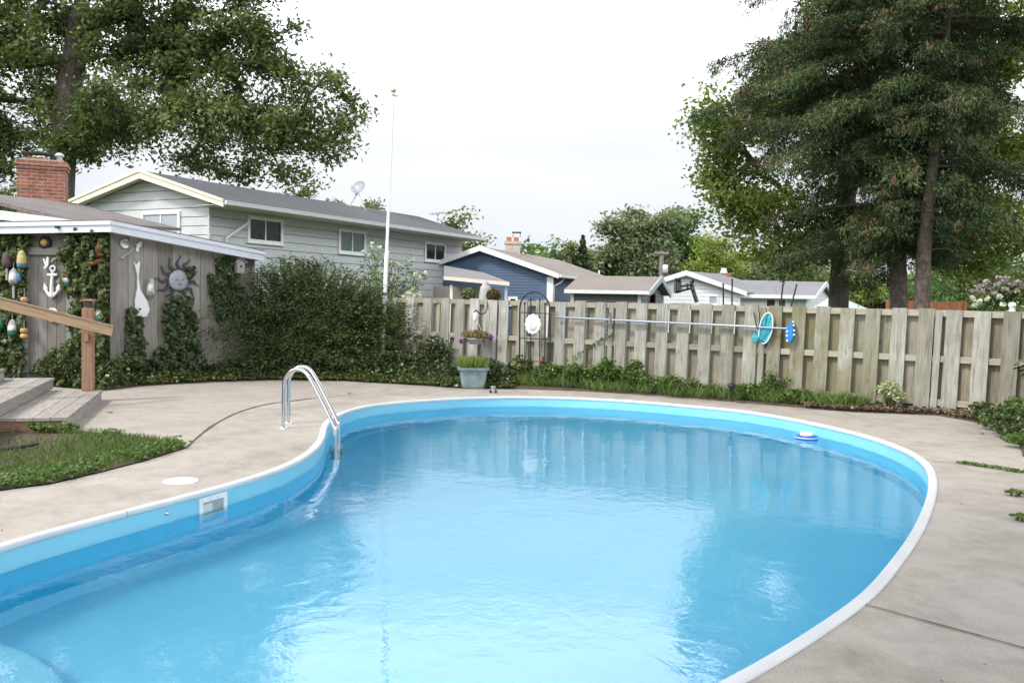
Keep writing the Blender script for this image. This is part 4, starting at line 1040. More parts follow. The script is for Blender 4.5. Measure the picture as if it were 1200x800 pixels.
# ---- pool poles hung on the fence, net and brush
def pole_line(a, b, r0_, r1_, mb): mb.tube([a, a.lerp(b, .5), a.lerp(b, .5)+(b-a).normalized()*.01, b], [r0_, r0_, r1_, r1_], 10)
nt_ = thing('leaf_skimmer_net', at_fence(897, 384), 'aqua leaf net on a long blue and silver pole hung on the fence', 'pool net')
mb = MB(); a, b = at_fence(652, 371.5, .16), at_fence(886, 382.5, .16); pole_line(a, b, .021, .017, mb); mb.build('pole', alu, nt_)
def ringpts(c, rx, rz, tilt, n=28, off_=0):
    z = Vector((0,0,1)); return [c + (fd*(rx*cos(t)*cos(tilt)-rz*sin(t)*sin(tilt)) + z*(rz*sin(t)*cos(tilt)+rx*cos(t)*sin(tilt))) + fn*off_ for t in [2*pi*i/n for i in range(n+1)]]
cN = at_fence(897.5, 384.5, .17); k_ = 1/PM(cN.y)
mb = MB(); mb.tube(ringpts(cN, 7.6*k_, 18.5*k_, R(-10)), .012, 6, caps=False); mb.build('rim', white, nt_)
mb = MB(); n = 28; rr = [ringpts(cN, 7.5*k_*s, 18.2*k_*s, R(-10), n, -d) for s, d in ((1, 0), (.86, .02), (.55, .045), (.2, .03), (.02, .02))]
sag = [Vector((0,0,0)), Vector((-.02,0,-.03)), Vector((-.05,0,-.10)), Vector((-.12,0,-.2)), Vector((-.15,0,-.22))]
vs = [v+sag[i]+Vector((0,.02*sin(j*1.9+i),.01*sin(j*1.3))) for i, r_ in enumerate(rr) for j, v in enumerate(r_[:-1])]
mb.add(vs, [(i*n+j, i*n+(j+1) % n, (i+1)*n+(j+1) % n, (i+1)*n+j) for i in range(len(rr)-1) for j in range(n)], 0, .5, True)
mb.add([at_fence(886, 388, .1), at_fence(880, 394.5, .13), at_fence(883, 401, .1), at_fence(893, 400, .08), at_fence(892, 388, .08)], [(0,1,2,3,4)])
netm, t_, b_ = new_mat('aqua net mesh'); nn_ = noise(t_, coords(t_, 'Object', (9,9,9)), 1, 3)
t_.links.new(ramp(t_, nn_, [(.35, (.03,.30,.38)), (.6, (.09,.48,.56))]), b_.inputs['Base Color']); b_.inputs['Roughness'].default_value = .8
mb.build('net_bag', netm, nt_)
br_ = thing('pool_brush', at_fence(925, 388), 'bright blue pool brush at the right end of the silver pole on the fence', 'pool brush')
mb = MB(); pole_line(at_fence(700, 374, .2), at_fence(923, 385, .2), .019, .016, mb); mb.build('pole', alu, br_)
mb = MB(); mb.prism([at_fence(*q, .13) for q in ((921.5,384), (928.5,376.5), (930,378), (930.5,396), (927,401), (922.5,400), (921.8,392))], fn*.07)
mb.build('brush_body', plain('brush blue', (.02,.20,.52), .5), br_)
for q in ((922.5,388), (922,393), (922.5,399), (930,381), (930.5,387), (930.5,392), (929.5,377)):
    mb = MB(); mb.tube([at_fence(*q, .21), at_fence(q[0], q[1], .12)], .018, 6); mb.build('bristle_tuft', white, br_)
for px, lb in ((716, 'curved dark hanger hook holding the poles at the left fence post'), (885.5, 'dark hanger hook holding the poles beside the aqua net')):
    mb = MB(); mb.tube(bez([at_fence(px-2, 366, .08), at_fence(px-1, 371, .2), at_fence(px, 377, .24), at_fence(px+1.5, 383, .22), at_fence(px+3, 386, .15)], 4), .011, 6)
    tag(mb.build('hanger_hook', plain('rusty hook', (.12,.10,.08), .8) if px < 800 else dark, None, pos=at_fence(px, 372, .1)), lb, 'hook', 'pole hooks on the fence')

# ---- iron trellis with a white sun disc
trb = at_fence(626, 447, .35); trb.z = 0
tr_ = thing('garden_trellis', trb, 'black iron arched garden trellis standing against the fence', 'trellis')
O_ = .35
def T(px, py): return at_fence(px, py, O_)
mb = MB(); arc = [T(609, 448)] + [T(609, 362)] + [T(626.5-17.5*cos(t), 362-20*sin(t)) for t in [pi*i/14 for i in range(1, 14)]] + [T(644.5, 362), T(645, 448)]
mb.tube(arc, .016, 8); mb.build('frame', black, tr_)
for px, y0_ in ((615, 356), (632.5, 352), (638.5, 357), (622, 352)):
    mb = MB(); mb.tube([T(px, 448), T(px, y0_)], .011, 6); mb.lathe([(0,-.02),(.022,0),(.022,.02),(0,.05)], T(px, y0_), 8); mb.build('bar', black, tr_)
for py in (366.5, 396.5, 423):
    mb = MB(); mb.tube([T(609, py-.5), T(645, py+1)], .010, 6); mb.build('crossbar', black, tr_)
dc = at_fence(624.5, 380, .42); k_ = 1/PM(dc.y); MF = Matrix((fd, Vector((0,0,1)), fn)).transposed()
sn = thing('white_sun_disc', dc, 'round white sun face plaque hanging on the iron trellis', 'plaque')
mb = MB(); prof = [(.001,.05),(.06,.05),(.11,.035),(.125,.012),(.14,.014),(.165,.016),(.185,.006),(.185,-.01),(0,-.01)]; n = 36; vs = []
for r_, z in prof:
    for j in range(n): t = 2*pi*j/n; q = r_*(1+(.07*cos(t*12) if r_ > .13 else 0)); vs.append(dc+MF @ Vector((q*cos(t), q*1.1*sin(t), z)))
mb.add(vs, [(i*n+j, i*n+(j+1) % n, (i+1)*n+(j+1) % n, (i+1)*n+j) for i in range(len(prof)-1) for j in range(n)], 0, .5, True); mb.build('disc', plain('plaster white', (.74,.74,.72), .8), sn)
def face(parent, c, M, s, mat, dz=0):
    """small face relief: brows, closed eyes, nose and mouth"""
    mb = MB()
    for q in (-1, 1):
        mb.tube(bez([c+M @ Vector((q*.14*s, .20*s, .09*s+dz)), c+M @ Vector((q*.32*s, .30*s, .07*s+dz)), c+M @ Vector((q*.50*s, .20*s, .03*s+dz))], 3), .022*s, 5)
        mb.tube(bez([c+M @ Vector((q*.17*s, .06*s, .09*s+dz)), c+M @ Vector((q*.30*s, .02*s, .08*s+dz)), c+M @ Vector((q*.44*s, .08*s, .04*s+dz))], 3), .03*s, 5, mi=1)
    mb.tube([c+M @ Vector((0, .25*s, .07*s+dz)), c+M @ Vector((0, -.1*s, .17*s+dz)), c+M @ Vector((0, -.16*s, .10*s+dz))], [.03*s, .07*s, .05*s], 6)
    mb.tube(bez([c+M @ Vector((-.2*s, -.36*s, .06*s+dz)), c+M @ Vector((0, -.40*s, .10*s+dz)), c+M @ Vector((.2*s, -.35*s, .06*s+dz))], 3), .035*s, 5, mi=1)
    mb.build('face', mat, parent)
face(sn, dc, MF, .13, [MATS['plaster white'], plain('plaster shade', (.42,.41,.38), .8)], .045)
mb = MB(); mb.tube([T(622, 352), T(624, 366)], .006, 4); mb.build('cord', black, sn)

# ---- hanging basket on a shepherd hook over the fence
hb = at_fence(557, 396, .38)
hk = thing('shepherd_hook', at_fence(571, 352, .1), 'curled iron hook bolted near the top of the fence', 'hook')
mb = MB(); mb.tube(bez([at_fence(570.5, 350, .05), at_fence(571, 360, .12), at_fence(568, 367, .2), at_fence(562, 367, .3), at_fence(558, 363.5, .38), at_fence(555.5, 366, .38)], 4), .012, 6); mb.build('rod', black, hk)
hbk = thing('hanging_basket', hb, 'white hanging basket of mixed petunias under the curled hook', 'hanging basket')
mb = MB(); hz = at_fence(557, 366, .38)
mb.lathe([(0,-.13),(.12,-.13),(.17,0),(.18,0),(.18,-.02)], hb+Vector((0,0,0)), 20); mb.build('pot', white, hbk)
mb = MB()
for t in (0, 2.1, 4.2): mb.tube([hb+Vector((.17*cos(t), .17*sin(t), 0)), hz], .005, 4)
mb.lathe([(0,0),(.03,-.01),(.055,-.16),(.02,-.18),(0,-.18)], hz, 8); mb.build('hanger', white, hbk)
leaves('foliage', blob(hb+Vector((0,0,.07)), (.32,.25,.11), 1300, .4), .045, leafmat('basket foliage', [(.10,.14,.04), (.2,.2,.08), (.33,.25,.14), (.45,.38,.25)]), hbk)
pp = np.vstack([blob(hb+Vector((dx, -.12, dz)), (.04,.04,.04), 16, .4) for dx, dz in ((.32,.0), (.34,.05), (-.30,-.07))])
leaves('purple_petunias', pp, .055, pur_petal, hbk, aspect=.9)
leaves('pale_petunias', blob(hb+Vector((.06,-.12,.03)), (.16,.1,.06), 90, .5), .05, pink_petal, hbk, aspect=.9)

# ---- turquoise planter with lime grass
pb = G(554, 454.5); px_ = 1/PM(pb.y)
pt = thing('turquoise_planter', pb, 'square turquoise glazed planter with lime green grass before the fence', 'planter')
Mp = Matrix.Rotation(R(6), 3, 'Z'); mb = MB(); z2 = Vector((0,0,1))
def sq(h, z, c=0.08):
    h *= .87; return [pb+Mp @ Vector((x, y, z)) for x, y in ((-h+c*h,-h),(h-c*h,-h),(h,-h+c*h),(h,h-c*h),(h-c*h,h),(-h+c*h,h),(-h,h-c*h),(-h,-h+c*h))]
lv = [(0.21,0,.12),(.235,.015,.12),(.25,.03,.12),(.305,.36,.1),(.345,.365,.1),(.35,.41,.1),(.31,.41,.1),(.29,.33,.1)]
vs = [v for h, z, c in lv for v in sq(h, z, c)]
fs = [(i*8+j, i*8+(j+1) % 8, (i+1)*8+(j+1) % 8, (i+1)*8+j) for i in range(len(lv)-1) for j in range(8)] + [tuple(range(8))[::-1]]
mb.add(vs, fs, 0, .5)
glz, t_, b_ = new_mat('turquoise glaze'); n_ = noise(t_, coords(t_, 'Object'), 7, 5)
t_.links.new(ramp(t_, n_, [(.3, (.13,.20,.21)), (.6, (.21,.29,.30)), (.8, (.30,.38,.385))]), b_.inputs['Base Color']); b_.inputs['Roughness'].default_value = .35
mb.build('pot', glz, pt)
mb = MB(); mb.add(sq(.288, .335), [tuple(range(8))]); mb.build('potting_soil', soil, pt)
def blades(name, cen, n, h, spread, mat, parent=None, w=.012, lean=.35, pos=None):
    """tuft of grass blades as narrow faces; cen (k,3)"""
    cen = np.asarray(cen, float).reshape(-1, 3); c = cen[rng.integers(0, len(cen), n)]
    base = c+np.c_[rng.normal(0, spread, n), rng.normal(0, spread, n), np.zeros(n)]
    d = np.c_[rng.normal(0, lean, n), rng.normal(0, lean, n), np.ones(n)]; d /= np.linalg.norm(d, axis=1)[:,None]
    hh = h*rng.uniform(.5, 1.1, n)
    return leaves(name, base+d*(hh*.5)[:,None], hh, mat, parent, aspect=w/h, dirs=d, jit=.02, pos=pos)
gpos = pb+Vector((0,0,.36))
blades('lime_grass', [gpos+Mp @ Vector((x, y, 0)) for x in (-.17,-.06,.06,.17) for y in (-.15,0,.15)], 1200, .29, .05, lime_m, pt, w=.014, lean=.3)
leaves('reddish_plant', [0,0,0]+blob((G(579, 448)+Vector((0,.3,.22))), (.15,.12,.24), 240, .5), .07, red_leaf, None, pos=G(579, 452)); o = bpy.data.objects['reddish_plant']; tag(o, 'small reddish leafed plant right of the turquoise planter', 'plant')
o.data.transform(Matrix.Translation(-Vector((0,0,0))))
va = G(578, 460); vl = thing('deck_valve', va, 'small grey capped pipe fitting on the deck before the planter', 'pipe fitting')
mb = MB(); mb.lathe([(0,0),(.055,0),(.055,.03),(.04,.04),(.04,.09),(.05,.1),(.05,.12),(0,.125)], va, 14); mb.build('body', plain('fitting grey', (.35,.33,.3), .7), vl)
for s in (-.05, .05): mb = MB(); mb.lathe([(0,0),(.018,0),(.018,.06),(0,.065)], va+Vector((s,-.07,0)), 8); mb.build('screw', dark, vl)

# ---- flagpole
fb = P(447, 432, 19.3); fb.z = .02; ftp = P(461, 112, 19.3)
fp = thing('flagpole', fb, 'tall white leaning flagpole with gold ball top in front of the bush', 'flagpole')
fm, t_, b_ = new_mat('flagpole paint'); sp_ = nd(t_, 'ShaderNodeSeparateXYZ'); tc_ = t_.nodes.new('ShaderNodeTexCoord'); t_.links.new(tc_.outputs['Object'], sp_.inputs[0])
wv = nd(t_, 'ShaderNodeTexWave', Scale=1.3, Distortion=3.0); wv.bands_direction = 'Z'; t_.links.new(tc_.outputs['Object'], wv.inputs[0])
rs = ramp(t_, wv.outputs[1], [(.75, (.80,.81,.84)), (.93, (.22,.22,.23))])
lo_ = nd(t_, 'ShaderNodeMath', operation='LESS_THAN'); t_.links.new(sp_.outputs[2], lo_.inputs[0]); lo_.inputs[1].default_value = 2.0
t_.links.new(mixc(t_, lo_.outputs[0], (.80,.81,.84), rs), b_.inputs['Base Color']); b_.inputs['Roughness'].default_value = .4
mb = MB(); mb.tube([fb, fb.lerp(ftp, .45), fb.lerp(ftp, .452), ftp], [.045, .042, .032, .024], 12); mb.build('pole', fm, fp)
mb = MB(); mb.lathe([(0,0),(.04,.0),(.04,.03),(.02,.05),(0,.05)], ftp, 10); mb.tube([ftp+Vector((-.02,0,.0)), ftp+Vector((.09,0,-.0))], .025, 8); mb.build('pulley', gutter, fp)
mb = MB(); mb.lathe([(.055*sin(pi*i/8), .055-.055*cos(pi*i/8)) for i in range(9)], ftp+Vector((0,0,.05)), 14)
gold, t_, b_ = new_mat('gold ball'); b_.inputs['Base Color'].default_value = (.75,.52,.2,1); b_.inputs['Metallic'].default_value = .8; b_.inputs['Roughness'].default_value = .35
mb.build('ball', gold, fp)
mb = MB(); mb.lathe([(.09,0),(.09,.03),(.05,.06),(.05,.10)], fb, 12); mb.build('base_collar', gutter, fp)

# ---- solar lights, stone, tiny things
def solar(px, py, lb):
    b = G(px, py, .04); t = thing('solar_path_light', b, lb, 'path light', 'black solar lights along the fence bed')
    mb = MB(); mb.tube([b, b+Vector((0,0,.16))], .012, 6); mb.build('stake', black, t)
    mb = MB(); mb.lathe([(.015,.16),(.03,.17),(.065,.27),(.07,.275),(.06,.28),(.025,.18)], b, 12); mb.build('lantern', dark, t)
    mb = MB(); mb.lathe([(.085,.275),(.085,.29),(.03,.32),(0,.322)], b, 14); mb.build('cap', black, t)
solar(857, 470.5, 'black solar light half hidden in weeds left of the net pole end'); solar(1023.5, 474.5, 'black solar light beside the strappy weeds in the bark bed'); solar(1168, 481, 'black solar light at the right end of the fence')
rkp = G(672, 452, .05); mb = MB(); mb.lathe([(0,0),(.13,.0),(.15,.08),(.09,.2),(0,.23)], rkp, 9); rk = mb.build('white_rock', plain('pale stone', (.6,.59,.57), .9), None, pos=rkp); tag(rk, 'pale stone sitting in the weeds at the fence foot', 'rock')

# ================================================================= POOL THINGS
# ladder
la = thing('pool_ladder', G(331, 502), 'stainless steel pool ladder arching over the white coping', 'ladder')
lA, lB = G(331.5, 502.5), G(338.5, 495.5)
dirL = G(398, 512, 0)-G(331, 502, 0)
inw = None
# choose the pool edge point nearest the ladder and its inward direction
ei = int(np.argmin(np.linalg.norm(pool-np.array(G(381, 520).xy), axis=1)))
mid0 = (lA+lB)/2; side = (lB-lA); side.z = 0; side = side.normalized()*.5
e2 = G(393, 527, WZ)                      # where the near rail enters the water
for j, b0 in enumerate((mid0-side*.5, mid0+side*.5)):
    w0 = Vector((e2.x, e2.y, 0)) + (side if j else Vector((0,0,0))); 
    dH = (w0-b0); dH.z = 0
    pts = [b0, b0+Vector((0,0,.42)), b0+Vector((0,0,.60))+dH*.015, b0+Vector((0,0,.72))+dH*.12, b0+Vector((0,0,.765))+dH*.27, b0+Vector((0,0,.74))+dH*.42, b0+Vector((0,0,.62))+dH*.56, b0+Vector((0,0,.36))+dH*.78, b0+Vector((0,0,.14))+dH*.955, b0+Vector((0,0,.04))+dH*.995, b0+Vector((0,0,-.3))+dH, b0+Vector((0,0,-.95))+dH]
    mb = MB(); mb.tube(bez(pts, 5), .024, 14); mb.build('handrail', steel, la)
    mb = MB(); mb.lathe([(.055,0),(.055,.012),(.035,.03),(.025,.032)], b0, 18); mb.build('escutcheon', steel, la)
for z in (-.22, -.5, -.78):
    a = Vector((e2.x, e2.y, z)); mb = MB(); mb.beam(a+side*.03, a+side*.97, .12, .03); mb.build('step', MATS['fitting grey'] if z < -.4 else plain('ladder tread', (.62,.66,.68), .5), la)

# skimmer: face plate on the pool wall, opening behind, deck lid
def wallpt(px, py):
    """point and inward normal on the pool wall nearest a picture column"""
    g = G(px, py, 0); i = int(np.argmin(np.linalg.norm(pool-np.array(g.xy), axis=1))); return Vector((*offs(.006)[i], 0)), Vector((*-outn[i], 0)), Vector((*tang[i], 0))
wp, wn_, wt = wallpt(255, 574)
if wt.x < 0: wt = -wt
MS = Matrix((wt, Vector((0,0,1)), wn_)).transposed()
sk = thing('pool_skimmer', wp+Vector((0,0,-.12)), 'white rectangular skimmer opening in the pool wall at left', 'skimmer')
c = wp+Vector((0,0,-.182))
mb = MB(); ow, oh, iw, ih = .175, .14, .135, .098
for s in (-1, 1):
    mb.box(c+MS @ Vector((s*(ow+iw)/2, 0, .006)), (ow-iw, 2*oh, .014), M=MS); mb.box(c+MS @ Vector((0, s*(oh+ih)/2, .006)), (2*iw, oh-ih, .0135), M=MS)
mb.build('face_plate', white, sk, bevel=.002)
mb = MB(); mb.box(c+MS @ Vector((0,0,.001)), (2*iw, 2*ih, .004), M=MS); mb.build('throat', plain('skimmer throat', (.34,.36,.36), .6), sk)
mb = MB(); mb.prism([c+MS @ Vector(q) for q in ((-iw,-ih*.2,.004),(-iw*.1,-ih*.1,.004),(-iw*.1,ih*.8,.004),(-iw,ih*.8,.004))], MS @ Vector((0,0,.004))); mb.build('weir', plain('weir grey', (.55,.58,.57), .5), sk)
for x in (-1, -.33, .33, 1):
    for y in (-1, 1):
        mb = MB(); mb.lathe([(0,.006),(.005,.004),(.006,0)], c+MS @ Vector((x*(ow+iw)/2, y*(oh+ih)/2, .013)), 8, M=MS); mb.build('screw', steel, sk)
for y in (0,):
    for x in (-1, 1): mb = MB(); mb.lathe([(0,.006),(.005,.004),(.006,0)], c+MS @ Vector((x*(ow+iw)/2, 0, .013)), 8, M=MS); mb.build('screw', steel, sk)
lc = G(212.5, 563.5); mb = MB(); mb.lathe([(.0,.013),(.125,.013),(.13,.012),(.133,.009),(.15,.009),(.152,.0)], lc, 40)
tag(mb.build('skimmer_lid', white, None, pos=lc), 'round white skimmer lid set in the concrete deck', 'lid')
wp, wn_, wt = wallpt(190, 588)
MS = Matrix((wt, Vector((0,0,1)), wn_)).transposed(); c = wp+Vector((0,0,-.085))
mb = MB(); mb.lathe([(.022,0),(.022,.01),(.012,.02),(.008,.03),(0,.03)], c, 12, M=MS); mb.tube([c+wn_*.02, c+wn_*.045-Vector((0,0,.004))], .006, 6)
tag(mb.build('wall_fitting', steel, None, pos=c), 'tiny chrome fitting on the pool wall left of the skimmer', 'fitting')
# chlorine float
cf = G(945, 514, WZ); fl_ = thing('chlorine_floater', cf, 'blue and white chlorine floater drifting near the far right wall', 'floater')
mb = MB(); mb.lathe([(.02,-.1),(.07,-.09),(.075,-.02),(.14,-.02),(.155,.0),(.155,.03),(.14,.05),(.09,.055),(.085,.05)], cf, 28); mb.build('ring', plain('float blue', (.02,.08,.55), .3), fl_)
mb = MB(); mb.lathe([(.088,.05),(.088,.085),(.08,.095),(0,.098)], cf, 24); mb.lathe([(.15,.015),(.158,.018),(.158,.028),(.15,.03)], cf, 28); mb.build('cap', white, fl_)

# ================================================================= WOODEN STEPS, HANDRAIL
st = thing('deck_steps', G(80, 495), 'weathered grey wooden steps going up at the left', 'steps')
# first tread: right edge from near (78,489) to far (120,457); direction of the boards
def stepbox(n_, f0, f1, z, rise, depth, name):
    """f0 near, f1 far end of the tread's right edge (points), boards run along that edge and stack to the left"""
    d = (f1-f0); d.z = 0; L = d.length; d.normalize(); lft = Vector((-d.y, d.x, 0)); lft = lft if lft.x < 0 else -lft
    mb = MB(); w = .19; k = int(depth/w)
    for i in range(k):
        a = f0+lft*(i*w+.004); b = a+lft*(w-.010); j = random.uniform(-.015, .015)
        mb.prism([a-d*j, b-d*j, b+d*L, a+d*L], Vector((0,0,-.036)))
    mb.build('tread', deck_wood, st, bevel=0)
    mb = MB(); q0, q1 = f0+lft*.025+Vector((0,0,-.038)), f0+lft*.025+d*L+Vector((0,0,-.038)); h = rise-.04
    mb.prism([q0, q1, q1-Vector((0,0,h)), q0-Vector((0,0,h))], lft*.035); mb.build('riser', deck_wood, st)
    mb = MB(); q2 = q0+lft*depth
    mb.prism([q0+d*.03, q2+d*.03, q2+d*.03-Vector((0,0,h)), q0+d*.03-Vector((0,0,h))], d*.035); mb.build('side_board', MATS['post wood'], st)
    return d, lft
f0, f1 = G(79, 489, .17), G(121, 456.5, .17)
d_, l_ = stepbox(1, f0, f1, .17, .17, 3.2, 'a')
g0, g1 = G(0, 474, .34), G(64.5, 442.5, .34); gd = d_
g0 = g1-d_*((g1-g0).length)
stepbox(2, g0-d_*1.5, g1, .34, .17, 2.6, 'b')
h1_ = G(7, 432, .51); stepbox(3, h1_-d_*4, h1_, .51, .17, 2.0, 'c')
# handrail post and rail
pb_ = G(103.5, 457.5, .17); hp = thing('handrail', pb_, 'reddish wooden post with cap and sloping tan handrail beside the steps', 'handrail')
zt7 = P(103.5, 361, pb_.y).z; wp_ = 12.5/PM(pb_.y)
mb = MB(); mb.box(pb_+Vector((0,0,(zt7-.17)/2)), (wp_, wp_, zt7-.17), rot=R(14)); mb.build('post', redcedar, hp, bevel=.018)
mb = MB(); c = pb_+Vector((0,0,zt7-.17)); mb.lathe([(.075,0),(.062,.01),(.068,.02),(.058,.035),(.068,.045),(.058,.06),(.068,.07),(.058,.085),(.06,.11)], c, 16); mb.build('cap_lantern', plain('dark bronze', (.06,.05,.045), .5), hp)
mb = MB(); mb.box(c+Vector((0,0,.12)), (.20,.20,.018), rot=R(14)); mb.box(c+Vector((0,0,.137)), (.13,.13,.016), rot=R(14)); mb.build('cap_roof', plain('copper cap', (.35,.17,.13), .5), hp)
yR = pb_.y-.12
ra, rb = P(-60, 341, yR-1.9), P(131, 388.5, yR)
mb = MB(); d = (rb-ra).normalized(); mb.beam(ra, rb, .045, .135); mb.build('rail', cedar, hp, bevel=.004)
mb = MB(); mb.beam(ra+Vector((0,0,.082)), rb+Vector((0,0,.082)), .10, .028); mb.build('rail_cap', wood('rail cap wood', [(.35,.27,.20), (.52,.41,.31), (.6,.5,.4)], .6), hp, bevel=.004)
mb = MB(); mb.box(P(101.5, 395, yR+.04), (.07,.07,.12)); mb.build('bracket', redcedar, hp)
# second post out of frame that carries the upper end of the rail
q = P(-50, 343, yR-1.85); mb = MB(); mb.box(Vector((q.x, q.y+.1, q.z/2)), (.12,.12,q.z)); mb.build('post', redcedar, hp)

# ================================================================= ORNAMENTS ON THE SHED
def WA(px, py, off_=.06): return V(px, py, S0, dW, off_)
def WB(px, py, off_=.06): return V(px, py, SB, dB, off_)
MWA = Matrix((dW, Vector((0,0,1)), nW)).transposed(); MWB = Matrix((dB, Vector((0,0,1)), nB)).transposed()
kA = 1/60.0
# sun face
sc_ = WA(209.5, 328.5, .10); sf = thing('sun_face', sc_, 'large grey sun face with wavy dark rays on the grey shed boards', 'wall ornament')
ky = 1/PM(sc_.y); 
mb = MB(); n = 28; prof = [(0,.05),(.5,.045),(.8,.03),(.95,.008),(1,-.01),(0,-.02)]
vs = [sc_+MWA @ Vector((9.8*ky*1.25*r_*cos(2*pi*j/n), 12.2*ky*r_*sin(2*pi*j/n), z)) for r_, z in prof for j in range(n)]
mb.add(vs, [(i*n+j, i*n+(j+1) % n, (i+1)*n+(j+1) % n, (i+1)*n+j) for i in range(len(prof)-1) for j in range(n)], 0, .5, True)
mb.build('disc', plain('pewter', (.36,.37,.40), .6, var=.25, scale=14), sf)
face(sf, sc_, MWA, .21, [MATS['pewter'], plain('pewter dark', (.05,.05,.06), .6)], .035)
raym = plain('dark ray metal', (.055,.052,.07), .5, .3)
for (x, y) in ((196,302),(209.5,298),(222,302),(231,316),(235,333),(230,347),(186,313),(181,328),(185,343),(196,350),(218,352)):
    c1 = WA(x, y, .08); v = c1-sc_; L = v.length; v.normalize(); p_ = v.cross(nW); mb = MB(); pts = []; n_ = 12
    for s_ in (1, -1):
        for i in (range(n_) if s_ == 1 else range(n_-1, -1, -1)):
            t = i/(n_-1); q = sc_+v*(.13+(L-.13)*t)+p_*(.045*sin(t*9)*(t**.5)+s_*.045*(1-t)**.8*(1 if i < n_-1 else .02)); pts.append(q-nW*.02)
    for i in range(n_-1): mb.add([pts[i], pts[i+1], pts[2*n_-2-i], pts[2*n_-1-i]]+[q+nW*.018 for q in (pts[i], pts[i+1], pts[2*n_-2-i], pts[2*n_-1-i])], [(0,1,2,3),(7,6,5,4),(0,4,5,1),(2,6,7,3)], 0, .5)
    mb.build('ray', raym, sf)
# paddle shape, pale board
pc_ = WA(163, 340, .1); pd = thing('white_paddle', pc_, 'white wooden paddle with forked handle hanging on the shed', 'paddle')
out_ = [(156,306),(158.5,310),(160,309),(163.5,305.5),(161.5,325),(164,340),(172,353),(174.5,363),(171,371),(164,371.5),(158,369),(157.5,352),(160,338),(160.2,322)]
mb = MB(); mb.prism([WA(x, y, .07) for x, y in out_], nW*.035); mb.build('paddle_board', white, pd, bevel=.006)
# oval white buoy
oc = WA(176.5, 337, .12); ob = MB(); ob.lathe([(.0,-.19),(.045,-.185),(.075,-.12),(.075,.06),(.05,.15),(.02,.19),(0,.19)], oc, 14)
o = ob.build('hanging_buoy', [plain('faded buoy paint', (.62,.66,.74), .6, .25, 9)], None, pos=oc); tag(o, 'pale worn oval buoy on the shed between the paddle and the sun face', 'buoy', 'hanging buoys and floats')
# plate, shell ornament, small stick
q = WA(146, 285.5, .06); t = thing('ornament_plate', q, 'small round pale plate near the top left of the shed side wall', 'plate')
mb = MB(); mb.lathe([(0,.0),(.05,.002),(.085,.02),(.09,.02),(.088,.012),(0,-.01)], q, 22, M=MWA); mb.build('plate', plain('plate glaze', (.55,.62,.66), .3, .3, 20), t)
q = WA(162.5, 288, .08); mb = MB(); mb.lathe([(0,.06),(.03,.05),(.05,.0),(.03,-.03),(0,-.04)], q, 9); mb.box(q+Vector((-.02,0,-.07)), (.05,.04,.08), rot=.4); mb.box(q+MWA @ Vector((.03,.05,.01)), (.04,.03,.06), rot=.9)
tag(mb.build('white_shell', white, None, pos=q), 'small white shell ornament right of the round plate on the shed', 'ornament')
mb = MB(); mb.tube([WA(141, 303, .07), WA(149, 298, .07), WA(155.5, 292, .07)], [.022,.014,.01], 7); mb.box(WA(145, 301, .08), (.03,.03,.07), rot=.5)
tag(mb.build('driftwood_stick', plain('grey stick', (.4,.4,.38), .8), None, pos=WA(149,298)), 'little grey slanting stick above the paddle on the shed', 'stick')
# birdhouse
q = WA(277, 314, .02); bh_ = thing('birdhouse', q, 'small pale birdhouse near the right end of the shed wall', 'birdhouse')
mb = MB(); w_, h_ = .17, .22; MX = MWA
pts = [(-w_/2,-h_/2),(w_/2,-h_/2),(w_/2,h_/2),(0,h_/2+.09),(-w_/2,h_/2)]; mb.prism([q+MX @ Vector((x, y, .03)) for x, y in pts], nW*.15); mb.build('box', plain('birdhouse grey', (.42,.38,.36), .8), bh_)
mb = MB()
for s in (-1, 1): mb.prism([q+MX @ Vector((0, h_/2+.105, .0)), q+MX @ Vector((s*.12, h_/2-.01, .0)), q+MX @ Vector((s*.12, h_/2+.012, .0)), q+MX @ Vector((0, h_/2+.13, .0))], nW*.22)
mb.build('roof', plain('birdhouse roof', (.5,.48,.47), .8), bh_)
mb = MB(); mb.lathe([(0,0),(.025,0),(.025,.006),(0,.006)], q+MX @ Vector((0,.03,.18)), 12, M=MX); mb.build('entrance_hole', black, bh_)
# anchor on the door
a0_ = WB(61.5, 330, .07); an_ = thing('white_anchor', a0_, 'white anchor hanging on the grey shed door', 'anchor'); mb = MB()
W3 = lambda x, y, o=.07: WB(x, y, o)
mb.tube([W3(61.8, 317), W3(60.5, 333), W3(60.8, 347)], [.028,.03,.05], 8)
ring = [W3(61.8+3.0*cos(t), 314.6+3.0*sin(t)) for t in [2*pi*i/14 for i in range(15)]]; mb.tube(ring, .018, 6, caps=False)
mb.tube([W3(56, 322), W3(67, 322)], .027, 8)
mb.tube(bez([W3(53.5, 336), W3(55, 342), W3(60.5, 347.5), W3(67, 342), W3(70.3, 335)], 5), [.02]+[.028]*19+[.02], 8)
for x0_, y0_, pts in ((0,0,((52,340),(52.7,331),(56.5,338))), (0,0,((66,338.5),(70.8,330),(71.3,340)))): mb.prism([W3(x, y, .06) for x, y in pts], nB*.03)
mb.prism([W3(x, y, .05) for x, y in ((56.5,344),(64.5,343),(61,350))], nB*.03)
mb.build('anchor_body', white, an_)
mb = MB(); mb.prism([W3(x, y, .05) for x, y in ((51,303),(53,303.5),(54.5,308),(56,301),(58,301.5),(57.6,310),(55.5,313),(53.5,315),(52,314),(54,311))], nB*.03)
tag(mb.build('white_bird', white, None, pos=W3(55,308)), 'white bird cut-out above the anchor on the door', 'ornament')
mb = MB(); mb.tube(bez([W3(60, 307), W3(63, 304), W3(66, 303)], 4), [.01]+[.018]*7+[.03], 6)
